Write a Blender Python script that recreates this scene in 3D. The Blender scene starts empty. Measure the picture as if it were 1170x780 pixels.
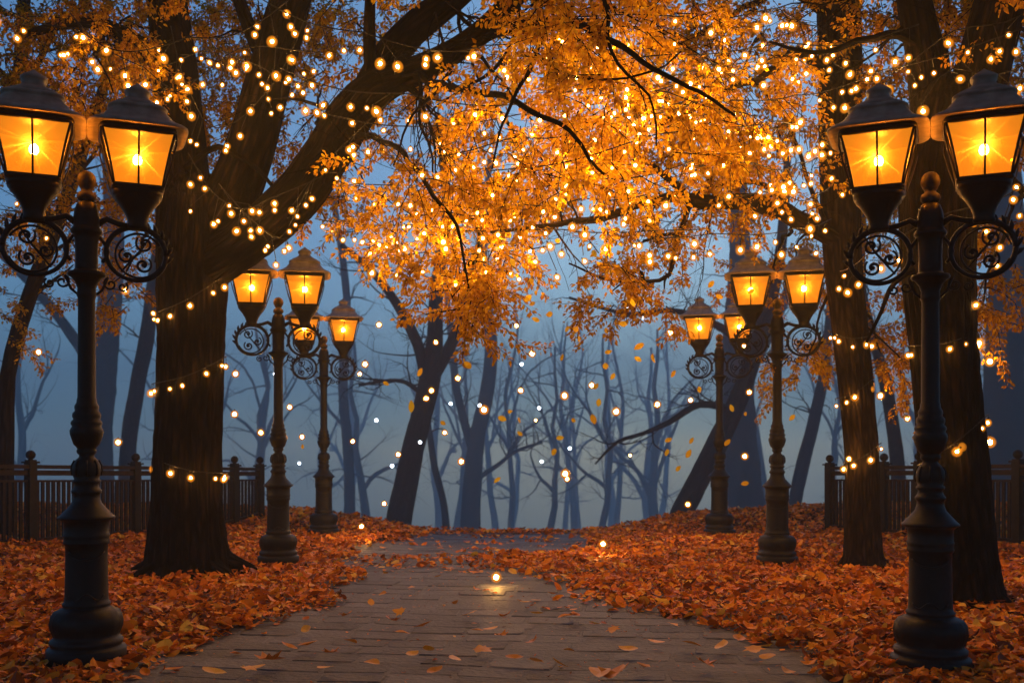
import bpy, math, random
import numpy as np
from mathutils import Vector, Matrix, noise

random.seed(11)
RNG = np.random.default_rng(7)
SC = bpy.context.scene
COL = SC.collection
PI = math.pi
F = 1137.5            # focal length in pixels of the 1170 px wide photograph (35 mm lens)
EYE = 1.45

def at(px, py, d):
    return Vector(((px - 585.0) / F * d, d, EYE - (py - 510.0) / F * d))

def sstep(a, b, x):
    t = min(1.0, max(0.0, (x - a) / (b - a)))
    return t * t * (3 - 2 * t)

def n3(x, y, z=0.0):
    return noise.noise(Vector((x, y, z)))

# ------------------------------------------------------------------ terrain
def ground_z(x, y):
    bank = -0.05 - 0.15 * sstep(13, 18.8, y) * (1 - sstep(1.2, 3.0, abs(x)))
    bank += sstep(1.7, 4.4, abs(x)) * (0.02 + 0.24 * sstep(16.7, 18.9, y) + 0.10 * sstep(4.4, 7.0, abs(x)))
    bank += 0.03 * n3(x * 0.8, y * 0.8, 3.3) * sstep(1.6, 2.6, abs(x))
    crest = 19.3 + 0.25 * n3(x * 0.5, 1.7)
    fall = 0.0
    if y > crest:
        t = y - crest
        fall = 1.2 * (1 - math.exp(-t * t / 18.0)) + 0.108 * min(t, 700.0) + 0.12 * min(t, 8.0)
    return bank - fall

LAMP_XY = [((px - 585) / F * d, d) for px, d in ((99, 6.94), (318, 12.78), (370, 17.1), (1063, 6.82), (888, 12.8), (822, 16.9))]

def near_lamp(x, y):
    return min(math.hypot(x - a, y - b + (0.35 if y < b else 0)) for a, b in LAMP_XY)

LEFT_EDGE = [(4.0, -2.5), (6.2, -2.65), (7.56, -2.3), (9.06, -1.87), (11.4, -1.8), (13.0, -2.2), (15, -2.35), (18, -1.6)]
RIGHT_EDGE = [(4.0, 2.35), (6.3, 2.1), (7.8, 2.0), (9.2, 1.05), (11.0, 0.75), (13.0, 0.9), (14.5, 1.3), (17.0, 1.35), (18, 1.3)]

def lerp_tab(tab, y):
    if y <= tab[0][0]: return tab[0][1]
    for (a, b), (c, d) in zip(tab, tab[1:]):
        if y <= c:
            return b + (d - b) * (y - a) / (c - a)
    return tab[-1][1]

def cover(x, y):
    """how thickly fallen leaves lie: 1 on the banks, little on the paving"""
    w = 0.28 * n3(x * 1.1, y * 1.1, 9.0) + 0.16 * n3(x * 3.1, y * 3.1, 2.0)
    l = lerp_tab(LEFT_EDGE, y) + w
    r = lerp_tab(RIGHT_EDGE, y) - w
    inside = min(x - l, r - x)
    side = 1.0 - sstep(-0.10, 0.16, inside)
    # a drift that blew across the paving
    band = sstep(11.3, 12.3, y + 0.45 * x * 0.4 + w) * (1 - sstep(13.3, 14.6, y + w * 2.0 - 0.15 * x))
    band *= 0.34 + 1.0 * sstep(-1.0, 0.9, x + w) + 0.3 * n3(x * 2.2, y * 4.0, 5.0)
    tongue = sstep(8.6, 10.2, y) * (1 - sstep(12, 13, y)) * sstep(-0.1, 1.0, x - 0.15 + 2.2 * n3(x * 1.2, y * 2.6, 8.0) * 0.5) * 0.85
    streak = 0.0
    if y > 14.2:
        streak = max(0.0, n3(x * 1.3, y * 3.0, 1.0)) * 0.8 + sstep(18.2, 19.3, y) * 0.75
    return min(1.0, max(0.0, side, band, tongue, streak))

# ------------------------------------------------------------------ mesh builder
class MB:
    def __init__(self):
        self.v, self.f, self.m, self.s, self.co = [], [], [], [], []
        self.has_co = False
    def add(self, verts, faces, mat=0, smooth=True, co=None):
        o = len(self.v)
        self.v += [tuple(p) for p in verts]
        if co is not None:
            self.has_co = True
            self.co += co
        else:
            self.co += [(p[0], p[1], p[2]) for p in verts]
        for f in faces:
            self.f.append(tuple(i + o for i in f)); self.m.append(mat); self.s.append(smooth)
    def box(self, c, s, mat=0, rotz=0.0):
        hx, hy, hz = s[0] / 2, s[1] / 2, s[2] / 2
        ca, sa = math.cos(rotz), math.sin(rotz)
        vs = []
        for z in (-hz, hz):
            for x, y in ((-hx, -hy), (hx, -hy), (hx, hy), (-hx, hy)):
                vs.append((c[0] + x * ca - y * sa, c[1] + x * sa + y * ca, c[2] + z))
        self.add(vs, [(3, 2, 1, 0), (4, 5, 6, 7), (0, 1, 5, 4), (1, 2, 6, 5), (2, 3, 7, 6), (3, 0, 4, 7)], mat, False)
    def lathe(self, prof, n=32, mat=0, c=(0, 0, 0), flute=None, square=0.0, smooth=True):
        vs, fs = [], []
        for k, (r, z) in enumerate(prof):
            for i in range(n):
                a = 2 * PI * i / n
                rr = r
                if flute and flute[0] <= z <= flute[1]:
                    rr = r * (1 - 0.07 * abs(math.cos(a * flute[2] / 2)) ** 6)
                if square:
                    e = square
                    q = (abs(math.cos(a)) ** e + abs(math.sin(a)) ** e) ** (-1 / e)
                    rr = rr * q
                vs.append((c[0] + rr * math.cos(a), c[1] + rr * math.sin(a), c[2] + z))
        for k in range(len(prof) - 1):
            for i in range(n):
                j = (i + 1) % n
                fs.append((k * n + i, k * n + j, (k + 1) * n + j, (k + 1) * n + i))
        fs.append(tuple(reversed(range(n))))
        fs.append(tuple((len(prof) - 1) * n + i for i in range(n)))
        self.add(vs, fs, mat, smooth)
    def ball(self, c, r, mat=0, seg=12, rings=8, sz=1.0):
        prof = [(max(1e-4, r * math.sin(PI * k / rings)), -r * sz * math.cos(PI * k / rings)) for k in range(rings + 1)]
        self.lathe(prof, seg, mat, c)
    def tube(self, pts, rad, n=8, mat=0, ridge=0.0, ridgen=22, seed=0.0, cap=True, smooth=True):
        pts = [Vector(p) for p in pts]
        N = len(pts)
        vs, fs, co = [], [], []
        up = None
        L = 0.0
        cols = n + 1
        for k in range(N):
            t = (pts[min(k + 1, N - 1)] - pts[max(k - 1, 0)])
            if t.length < 1e-9: t = Vector((0, 0, 1))
            t.normalize()
            if up is None:
                up = Vector((0, 1, 0)) if abs(t.y) < 0.9 else Vector((1, 0, 0))
            u = (up - t * up.dot(t)).normalized()
            w = t.cross(u)
            up = u
            if k: L += (pts[k] - pts[k - 1]).length
            r = rad[k] if hasattr(rad, '__len__') else rad
            for i in range(cols):
                a = 2 * PI * (i % n) / n
                rr = r
                if ridge:
                    ca, sa = math.cos(a), math.sin(a)
                    h = noise.noise(Vector((ca * ridgen * 0.35 + seed, sa * ridgen * 0.35, L * 1.3)))
                    h2 = noise.noise(Vector((ca * 1.3 + seed, sa * 1.3, L * 0.5)))
                    rr = r * (1 + ridge * (0.4 - 2.2 * abs(h)) + 0.10 * h2)
                vs.append(pts[k] + (u * math.cos(a) + w * math.sin(a)) * rr)
                co.append((math.cos(a) * r * 1.0 + seed, math.sin(a) * r, L))
        for k in range(N - 1):
            for i in range(n):
                fs.append((k * cols + i, k * cols + i + 1, (k + 1) * cols + i + 1, (k + 1) * cols + i))
        if cap:
            fs.append(tuple(reversed(range(n))))
            fs.append(tuple((N - 1) * cols + i for i in range(n)))
        self.add(vs, fs, mat, smooth, co)
    def build(self, name, mats, parent=None, loc=None):
        me = bpy.data.meshes.new(name)
        me.from_pydata(self.v, [], self.f)
        for m in (mats if isinstance(mats, (list, tuple)) else [mats]):
            me.materials.append(m)
        me.polygons.foreach_set('material_index', self.m)
        me.polygons.foreach_set('use_smooth', self.s)
        if self.has_co:
            at_ = me.attributes.new('bark_co', 'FLOAT_VECTOR', 'POINT')
            at_.data.foreach_set('vector', np.array(self.co, dtype=np.float32).ravel())
        me.update()
        o = bpy.data.objects.new(name, me)
        COL.objects.link(o)
        if parent: o.parent = parent
        if loc: o.location = loc
        return o

def np_mesh(name, verts, faces, mats, parent=None, tint=None, smooth=False):
    """verts (N,3), faces (M,k) all of one size"""
    me = bpy.data.meshes.new(name)
    N, (M, k) = len(verts), faces.shape
    me.vertices.add(N); me.vertices.foreach_set('co', np.asarray(verts, np.float32).ravel())
    me.loops.add(M * k); me.loops.foreach_set('vertex_index', faces.astype(np.int32).ravel())
    me.polygons.add(M)
    me.polygons.foreach_set('loop_start', np.arange(0, M * k, k, dtype=np.int32))
    me.polygons.foreach_set('loop_total', np.full(M, k, dtype=np.int32))
    for m in (mats if isinstance(mats, (list, tuple)) else [mats]):
        me.materials.append(m)
    me.polygons.foreach_set('use_smooth', np.full(M, smooth))
    if tint is not None:
        a = me.attributes.new('tint', 'FLOAT', 'POINT'); a.data.foreach_set('value', np.asarray(tint, np.float32))
    me.update(calc_edges=True)
    o = bpy.data.objects.new(name, me); COL.objects.link(o)
    if parent: o.parent = parent
    return o

def tag(o, label=None, cat=None, group=None, kind=None):
    if label: o['label'] = label
    if cat: o['category'] = cat
    if group: o['group'] = group
    if kind: o['kind'] = kind
    return o

def empty(name, loc=(0, 0, 0), rz=0.0):
    o = bpy.data.objects.new(name, None); COL.objects.link(o)
    o.location = loc; o.rotation_euler = (0, 0, rz)
    o.empty_display_size = 0.2
    return o

def copy_tree(o, parent=None):
    c = o.copy(); COL.objects.link(c)
    if parent is not None: c.parent = parent
    for ch in list(o.children): copy_tree(ch, c)
    return c

# ------------------------------------------------------------------ materials
def new_mat(name):
    m = bpy.data.materials.new(name); m.use_nodes = True
    nt = m.node_tree
    for n in list(nt.nodes): nt.nodes.remove(n)
    out = nt.nodes.new('ShaderNodeOutputMaterial')
    return m, nt, out

def nd(nt, typ, **kw):
    n = nt.nodes.new(typ)
    for k, v in kw.items():
        if k.startswith('i_'): n.inputs[k[2:].replace('_', ' ')].default_value = v
        else: setattr(n, k, v)
    return n

def ramp(nt, stops, fac):
    r = nt.nodes.new('ShaderNodeValToRGB')
    el = r.color_ramp.elements
    while len(el) > 1: el.remove(el[-1])
    el[0].position, el[0].color = stops[0][0], (*stops[0][1], 1)
    for p, c in stops[1:]:
        e = el.new(p); e.color = (*c, 1)
    nt.links.new(fac, r.inputs[0])
    return r.outputs[0]

def mat_metal():
    m, nt, out = new_mat('painted_iron')
    p = nd(nt, 'ShaderNodeBsdfPrincipled')
    tc = nd(nt, 'ShaderNodeTexCoord')
    nz = nd(nt, 'ShaderNodeTexNoise'); nz.inputs['Scale'].default_value = 9; nz.inputs['Detail'].default_value = 6
    nt.links.new(tc.outputs['Object'], nz.inputs['Vector'])
    c = ramp(nt, [(0.3, (0.004, 0.004, 0.005)), (0.6, (0.008, 0.008, 0.009)), (0.8, (0.024, 0.021, 0.018))], nz.outputs['Fac'])
    nt.links.new(c, p.inputs['Base Color'])
    p.inputs['Specular IOR Level'].default_value = 0.22
    r = nd(nt, 'ShaderNodeMapRange'); r.inputs['To Min'].default_value = 0.36; r.inputs['To Max'].default_value = 0.62
    nt.links.new(nz.outputs['Fac'], r.inputs['Value']); nt.links.new(r.outputs[0], p.inputs['Roughness'])
    n2 = nd(nt, 'ShaderNodeTexNoise'); n2.inputs['Scale'].default_value = 70; n2.inputs['Detail'].default_value = 3
    nt.links.new(tc.outputs['Object'], n2.inputs['Vector'])
    b = nd(nt, 'ShaderNodeBump'); b.inputs['Strength'].default_value = 0.25; b.inputs['Distance'].default_value = 0.004
    nt.links.new(n2.outputs['Fac'], b.inputs['Height']); nt.links.new(b.outputs[0], p.inputs['Normal'])
    nt.links.new(p.outputs[0], out.inputs[0])
    return m

def mat_roof():
    m, nt, out = new_mat('lantern_roof_paint')
    p = nd(nt, 'ShaderNodeBsdfPrincipled')
    tc = nd(nt, 'ShaderNodeTexCoord')
    nz = nd(nt, 'ShaderNodeTexNoise'); nz.inputs['Scale'].default_value = 12; nz.inputs['Detail'].default_value = 5
    nt.links.new(tc.outputs['Object'], nz.inputs['Vector'])
    c = ramp(nt, [(0.3, (0.20, 0.175, 0.15)), (0.7, (0.36, 0.32, 0.28))], nz.outputs['Fac'])
    nt.links.new(c, p.inputs['Base Color']); p.inputs['Roughness'].default_value = 0.6
    nt.links.new(p.outputs[0], out.inputs[0])
    return m

def mat_bark(name, cols, scale=1.0, bump=1.0):
    m, nt, out = new_mat(name)
    p = nd(nt, 'ShaderNodeBsdfPrincipled')
    a = nd(nt, 'ShaderNodeAttribute', attribute_name='bark_co')
    mp = nd(nt, 'ShaderNodeMapping'); mp.inputs['Scale'].default_value = (22 * scale, 22 * scale, 2.2 * scale)
    nt.links.new(a.outputs['Vector'], mp.inputs['Vector'])
    nz = nd(nt, 'ShaderNodeTexNoise'); nz.inputs['Scale'].default_value = 1; nz.inputs['Detail'].default_value = 5; nz.inputs['Roughness'].default_value = 0.6
    nt.links.new(mp.outputs[0], nz.inputs['Vector'])
    mp2 = nd(nt, 'ShaderNodeMapping'); mp2.inputs['Scale'].default_value = (15 * scale, 15 * scale, 2.6 * scale)
    nt.links.new(a.outputs['Vector'], mp2.inputs['Vector'])
    vo = nd(nt, 'ShaderNodeTexVoronoi', feature='DISTANCE_TO_EDGE'); vo.inputs['Scale'].default_value = 1.0
    nt.links.new(mp2.outputs[0], vo.inputs['Vector'])
    mul = nd(nt, 'ShaderNodeMath', operation='MULTIPLY_ADD'); mul.inputs[1].default_value = 0.9
    cl = nd(nt, 'ShaderNodeMath', operation='MINIMUM'); cl.inputs[1].default_value = 0.35
    nt.links.new(vo.outputs['Distance'], cl.inputs[0])
    nt.links.new(cl.outputs[0], mul.inputs[0]); nt.links.new(nz.outputs['Fac'], mul.inputs[2])
    c = ramp(nt, [(0.35, cols[0]), (0.62, cols[1]), (0.9, cols[2])], mul.outputs[0])
    nt.links.new(c, p.inputs['Base Color']); p.inputs['Roughness'].default_value = 0.85; p.inputs['Specular IOR Level'].default_value = 0.06
    b = nd(nt, 'ShaderNodeBump'); b.inputs['Strength'].default_value = 0.9; b.inputs['Distance'].default_value = 0.07 * bump
    nt.links.new(mul.outputs[0], b.inputs['Height']); nt.links.new(b.outputs[0], p.inputs['Normal'])
    nt.links.new(p.outputs[0], out.inputs[0])
    return m

def mat_leaf(name, stops, trans=0.5, spec=0.25):
    m, nt, out = new_mat(name)
    a = nd(nt, 'ShaderNodeAttribute', attribute_name='tint')
    c = ramp(nt, stops, a.outputs['Fac'])
    p = nd(nt, 'ShaderNodeBsdfPrincipled'); p.inputs['Roughness'].default_value = 0.42
    p.inputs['Specular IOR Level'].default_value = spec
    nt.links.new(c, p.inputs['Base Color'])
    t = nd(nt, 'ShaderNodeBsdfTranslucent'); nt.links.new(c, t.inputs['Color'])
    mx = nd(nt, 'ShaderNodeMixShader'); mx.inputs[0].default_value = trans
    nt.links.new(p.outputs[0], mx.inputs[1]); nt.links.new(t.outputs[0], mx.inputs[2])
    nt.links.new(mx.outputs[0], out.inputs[0])
    return m

def mat_emit(name, col, strength):
    m, nt, out = new_mat(name)
    e = nd(nt, 'ShaderNodeEmission'); e.inputs['Color'].default_value = (*col, 1); e.inputs['Strength'].default_value = strength
    nt.links.new(e.outputs[0], out.inputs[0])
    return m

def mat_globe(name, tint, glow, strength, fac):
    """thin glowing shell, used for bulb glass and for painted halos round lamps"""
    m, nt, out = new_mat(name)
    t = nd(nt, 'ShaderNodeBsdfTransparent'); t.inputs['Color'].default_value = (*tint, 1)
    e = nd(nt, 'ShaderNodeEmission'); e.inputs['Color'].default_value = (*glow, 1); e.inputs['Strength'].default_value = strength
    mx = nd(nt, 'ShaderNodeMixShader')
    lw = nd(nt, 'ShaderNodeLayerWeight'); lw.inputs['Blend'].default_value = 0.5      # opacity by viewing angle, imitates a soft glow fading to the rim
    ch = nd(nt, 'ShaderNodeMath', operation='SUBTRACT'); ch.inputs[0].default_value = 1.0; nt.links.new(lw.outputs['Facing'], ch.inputs[1])
    pw = nd(nt, 'ShaderNodeMath', operation='POWER'); pw.inputs[1].default_value = 1.6; nt.links.new(ch.outputs[0], pw.inputs[0])
    ml = nd(nt, 'ShaderNodeMath', operation='MULTIPLY'); ml.inputs[1].default_value = fac; nt.links.new(pw.outputs[0], ml.inputs[0])
    nt.links.new(ml.outputs[0], mx.inputs[0])
    nt.links.new(t.outputs[0], mx.inputs[1]); nt.links.new(e.outputs[0], mx.inputs[2])
    nt.links.new(mx.outputs[0], out.inputs[0])
    m.cycles.emission_sampling = 'NONE'
    return m

def mat_pane():
    """amber glass lit from inside, star rays and bright centre painted in its colour"""
    m, nt, out = new_mat('amber_glass')
    tc = nd(nt, 'ShaderNodeTexCoord')
    sep = nd(nt, 'ShaderNodeSeparateXYZ'); nt.links.new(tc.outputs['Object'], sep.inputs[0])
    # angle round the pane's middle, the same on every side of the lantern
    mxh = nd(nt, 'ShaderNodeMath', operation='ADD')
    nt.links.new(sep.outputs['X'], mxh.inputs[0]); nt.links.new(sep.outputs['Y'], mxh.inputs[1])
    geo = nd(nt, 'ShaderNodeNewGeometry')
    nx = nd(nt, 'ShaderNodeAttribute', attribute_name='pane_uv')
    s2 = nd(nt, 'ShaderNodeSeparateXYZ'); nt.links.new(nx.outputs['Vector'], s2.inputs[0])
    at2 = nd(nt, 'ShaderNodeMath', operation='ARCTAN2')
    nt.links.new(s2.outputs['Y'], at2.inputs[0]); nt.links.new(s2.outputs['X'], at2.inputs[1])
    cs = nd(nt, 'ShaderNodeMath', operation='COSINE'); sn = nd(nt, 'ShaderNodeMath', operation='SINE')
    nt.links.new(at2.outputs[0], cs.inputs[0]); nt.links.new(at2.outputs[0], sn.inputs[0])
    cb = nd(nt, 'ShaderNodeCombineXYZ'); nt.links.new(cs.outputs[0], cb.inputs[0]); nt.links.new(sn.outputs[0], cb.inputs[1])
    nz = nd(nt, 'ShaderNodeTexNoise'); nz.inputs['Scale'].default_value = 5.0; nz.inputs['Detail'].default_value = 3
    nt.links.new(cb.outputs[0], nz.inputs['Vector'])
    def M(op, x, y=None, z=None):
        n = nd(nt, 'ShaderNodeMath', operation=op)
        for k, v in enumerate((x, y, z)):
            if v is None: continue
            if isinstance(v, (int, float)): n.inputs[k].default_value = v
            else: nt.links.new(v, n.inputs[k])
        return n.outputs[0]
    ln = nd(nt, 'ShaderNodeVectorMath', operation='LENGTH'); nt.links.new(nx.outputs['Vector'], ln.inputs[0])
    r_ = ln.outputs['Value']
    ray = nd(nt, 'ShaderNodeMapRange', interpolation_type='SMOOTHSTEP'); ray.inputs['From Min'].default_value = 0.50; ray.inputs['From Max'].default_value = 0.72
    nt.links.new(nz.outputs['Fac'], ray.inputs['Value'])
    core = M('POWER', 2.718, M('MULTIPLY', r_, -19.0))
    fan = M('MULTIPLY', M('POWER', 2.718, M('MULTIPLY', r_, -8.0)), ray.outputs[0])
    painted_glow = M('ADD', M('MULTIPLY', core, 0.50), M('MULTIPLY', fan, 0.60))  # lamp glow and its rays put into the glass colour
    ec = ramp(nt, [(0.0, (0.016, 0.0038, 0.0002)), (0.06, (0.042, 0.0135, 0.0007)), (0.25, (0.15, 0.070, 0.008)), (1.0, (0.50, 0.33, 0.11))], painted_glow)
    col = nd(nt, 'ShaderNodeMix', data_type='RGBA', blend_type='MULTIPLY'); col.inputs['Factor'].default_value = 0
    nt.links.new(ec, col.inputs['A'])
    tl = nd(nt, 'ShaderNodeBsdfTranslucent'); nt.links.new(col.outputs['Result'], tl.inputs['Color'])
    em = nd(nt, 'ShaderNodeEmission'); em.inputs['Color'].default_value = (1.0, 0.30, 0.012, 1); em.inputs['Strength'].default_value = PANE_E
    ad = nd(nt, 'ShaderNodeAddShader'); nt.links.new(tl.outputs[0], ad.inputs[0]); nt.links.new(em.outputs[0], ad.inputs[1])
    tr = nd(nt, 'ShaderNodeBsdfTransparent'); tr.inputs['Color'].default_value = (1.0, 0.44, 0.07, 1)
    mx = nd(nt, 'ShaderNodeMixShader'); mx.inputs[0].default_value = 0.62
    nt.links.new(tr.outputs[0], mx.inputs[1]); nt.links.new(ad.outputs[0], mx.inputs[2])
    nt.links.new(mx.outputs[0], out.inputs[0])
    m.cycles.emission_sampling = 'NONE'
    return m

def mat_paving():
    m, nt, out = new_mat('stone_paving')
    p = nd(nt, 'ShaderNodeBsdfPrincipled')
    geo = nd(nt, 'ShaderNodeNewGeometry')
    a = nd(nt, 'ShaderNodeAttribute', attribute_name='tint')
    nz = nd(nt, 'ShaderNodeTexNoise'); nz.inputs['Scale'].default_value = 2.3; nz.inputs['Detail'].default_value = 8; nz.inputs['Roughness'].default_value = 0.65
    nt.links.new(geo.outputs['Position'], nz.inputs['Vector'])
    ad = nd(nt, 'ShaderNodeMath', operation='MULTIPLY_ADD'); ad.inputs[1].default_value = 0.28
    nt.links.new(a.outputs['Fac'], ad.inputs[0]); nt.links.new(nz.outputs['Fac'], ad.inputs[2])
    c = ramp(nt, [(0.32, (0.015, 0.016, 0.019)), (0.52, (0.046, 0.049, 0.060)), (0.75, (0.088, 0.094, 0.112)), (0.98, (0.16, 0.168, 0.195))], ad.outputs[0])
    nt.links.new(c, p.inputs['Base Color'])
    r = nd(nt, 'ShaderNodeMapRange'); p.inputs['Specular IOR Level'].default_value = 0.5; r.inputs['To Min'].default_value = 0.50; r.inputs['To Max'].default_value = 0.85
    nt.links.new(nz.outputs['Fac'], r.inputs['Value']); nt.links.new(r.outputs[0], p.inputs['Roughness'])
    n2 = nd(nt, 'ShaderNodeTexNoise'); n2.inputs['Scale'].default_value = 22; n2.inputs['Detail'].default_value = 6
    nt.links.new(geo.outputs['Position'], n2.inputs['Vector'])
    b = nd(nt, 'ShaderNodeBump'); b.inputs['Strength'].default_value = 0.8; b.inputs['Distance'].default_value = 0.02
    nt.links.new(n2.outputs['Fac'], b.inputs['Height']); nt.links.new(b.outputs[0], p.inputs['Normal'])
    nt.links.new(p.outputs[0], out.inputs[0])
    return m

def mat_simple_noise(name, c0, c1, scale, rough=0.9, bump=0.02):
    m, nt, out = new_mat(name)
    p = nd(nt, 'ShaderNodeBsdfPrincipled'); p.inputs['Roughness'].default_value = rough; p.inputs['Specular IOR Level'].default_value = 0.12
    geo = nd(nt, 'ShaderNodeNewGeometry')
    nz = nd(nt, 'ShaderNodeTexNoise'); nz.inputs['Scale'].default_value = scale; nz.inputs['Detail'].default_value = 8
    nt.links.new(geo.outputs['Position'], nz.inputs['Vector'])
    c = ramp(nt, [(0.3, c0), (0.7, c1)], nz.outputs['Fac'])
    nt.links.new(c, p.inputs['Base Color'])
    b = nd(nt, 'ShaderNodeBump'); b.inputs['Strength'].default_value = 0.7; b.inputs['Distance'].default_value = bump
    nt.links.new(nz.outputs['Fac'], b.inputs['Height']); nt.links.new(b.outputs[0], p.inputs['Normal'])
    nt.links.new(p.outputs[0], out.inputs[0])
    return m

BULB_E, LAMP_E, PANE_E = 1100.0, 3000.0, 0.70
M_IRON = mat_metal()
M_ROOF = mat_roof()
M_CAST = mat_simple_noise('grey_cast_iron', (0.02, 0.019, 0.018), (0.05, 0.047, 0.044), 24.0, 0.6, 0.003)
M_BARK = mat_bark('dark_bark', [(0.001, 0.0009, 0.0007), (0.004, 0.0028, 0.0019), (0.018, 0.011, 0.0065)])
M_BARK2 = mat_bark('brown_bark', [(0.003, 0.0022, 0.0015), (0.015, 0.0095, 0.006), (0.045, 0.028, 0.017)], 1.3, 0.8)
M_FARBARK = mat_bark('wet_black_bark', [(0.008, 0.008, 0.008), (0.016, 0.015, 0.015), (0.035, 0.032, 0.03)], 0.8)
ORANGE = [(0.0, (0.14, 0.05, 0.003)), (0.28, (0.42, 0.19, 0.003)), (0.62, (0.64, 0.38, 0.005)), (1.0, (0.78, 0.58, 0.02))]
M_LEAF = mat_leaf('autumn_foliage', ORANGE, 0.5, 0.08)
LITTER = [(0.0, (0.10, 0.030, 0.005)), (0.25, (0.38, 0.090, 0.006)), (0.55, (0.74, 0.215, 0.006)), (0.85, (0.82, 0.32, 0.010)), (1.0, (0.80, 0.48, 0.06))]
M_LITTER = mat_leaf('fallen_leaf_skin', LITTER, 0.18, 0.18)
FALLY = [(0.0, (0.88, 0.42, 0.012)), (0.4, (0.92, 0.64, 0.02)), (1.0, (0.95, 0.80, 0.05))]
M_LOOSE = mat_leaf('loose_leaf_skin', [(0.0, (0.40, 0.10, 0.01)), (0.5, (0.62, 0.22, 0.012)), (1.0, (0.75, 0.40, 0.03))], 0.15, 0.3)
M_FALL = mat_leaf('drifting_leaf_skin', FALLY, 0.5)
M_PATH = mat_paving()
M_SOIL = mat_simple_noise('leaf_mould', (0.02, 0.010, 0.006), (0.11, 0.035, 0.010), 9.0)
M_FENCE = mat_simple_noise('stained_fence_wood', (0.006, 0.004, 0.003), (0.022, 0.014, 0.011), 14.0, 0.5, 0.004)
M_FENCEIRON = mat_simple_noise('fence_iron', (0.004, 0.004, 0.004), (0.012, 0.011, 0.010), 20.0, 0.5, 0.003)
M_CORD = mat_simple_noise('black_cable', (0.008, 0.008, 0.008), (0.02, 0.018, 0.017), 30.0, 0.45, 0.001)
M_CORE = mat_emit('glowing_filament', (1.0, 0.63, 0.23), BULB_E)
M_GLOBE = mat_globe('amber_bulb_glass', (1.0, 0.80, 0.52), (1.0, 0.40, 0.04), 1.6, 0.75)
M_HALO = mat_globe('bulb_halo_shell', (1.0, 0.92, 0.80), (1.0, 0.30, 0.015), 1.1, 0.42)  # glowing shell added as the halo round each bulb
M_WCORE = mat_emit('white_glow', (0.80, 0.90, 1.0), 14.0)
M_WGLOBE = mat_globe('clear_glass_and_halo', (0.95, 0.97, 1.0), (0.75, 0.88, 1.0), 0.9, 0.3)
M_LAMPCORE = mat_emit('lantern_flame', (1.0, 0.60, 0.22), LAMP_E)
M_LAMPHALO = mat_globe('lantern_halo_shell', (1.0, 0.97, 0.92), (1.0, 0.50, 0.08), 2.2, 0.45)  # this and the next: glowing shells added as the lantern bulb's halo
M_LAMPHALO2 = mat_globe('lantern_inner_halo', (1.0, 0.96, 0.9), (1.0, 0.66, 0.20), 4.0, 0.55)
M_PANE = mat_pane()

# ------------------------------------------------------------------ setting
def build_ground():
    xs = sorted(set([round(v, 3) for v in np.concatenate([np.linspace(-500, -30, 18), np.linspace(-30, -9, 22), np.linspace(-9, 9, 121), np.linspace(9, 30, 22), np.linspace(30, 500, 18)])]))
    ys = sorted(set([round(v, 3) for v in np.concatenate([np.linspace(-60, 2, 16), np.linspace(2, 26, 161), np.linspace(26, 70, 45), np.linspace(70, 900, 40)])]))
    vs, fs = [], []
    for y in ys:
        for x in xs:
            z = ground_z(x, y)
            if abs(x) < 3 and y < 20.5: z -= 0.03 * (1 - sstep(1.9, 2.7, abs(x)))
            vs.append((x, y, z))
    nx = len(xs)
    for j in range(len(ys) - 1):
        for i in range(nx - 1):
            a = j * nx + i
            fs.append((a, a + 1, a + nx + 1, a + nx))
    m = MB(); m.add(vs, fs)
    return tag(m.build('ground', M_SOIL), kind='structure')
build_ground()

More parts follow.
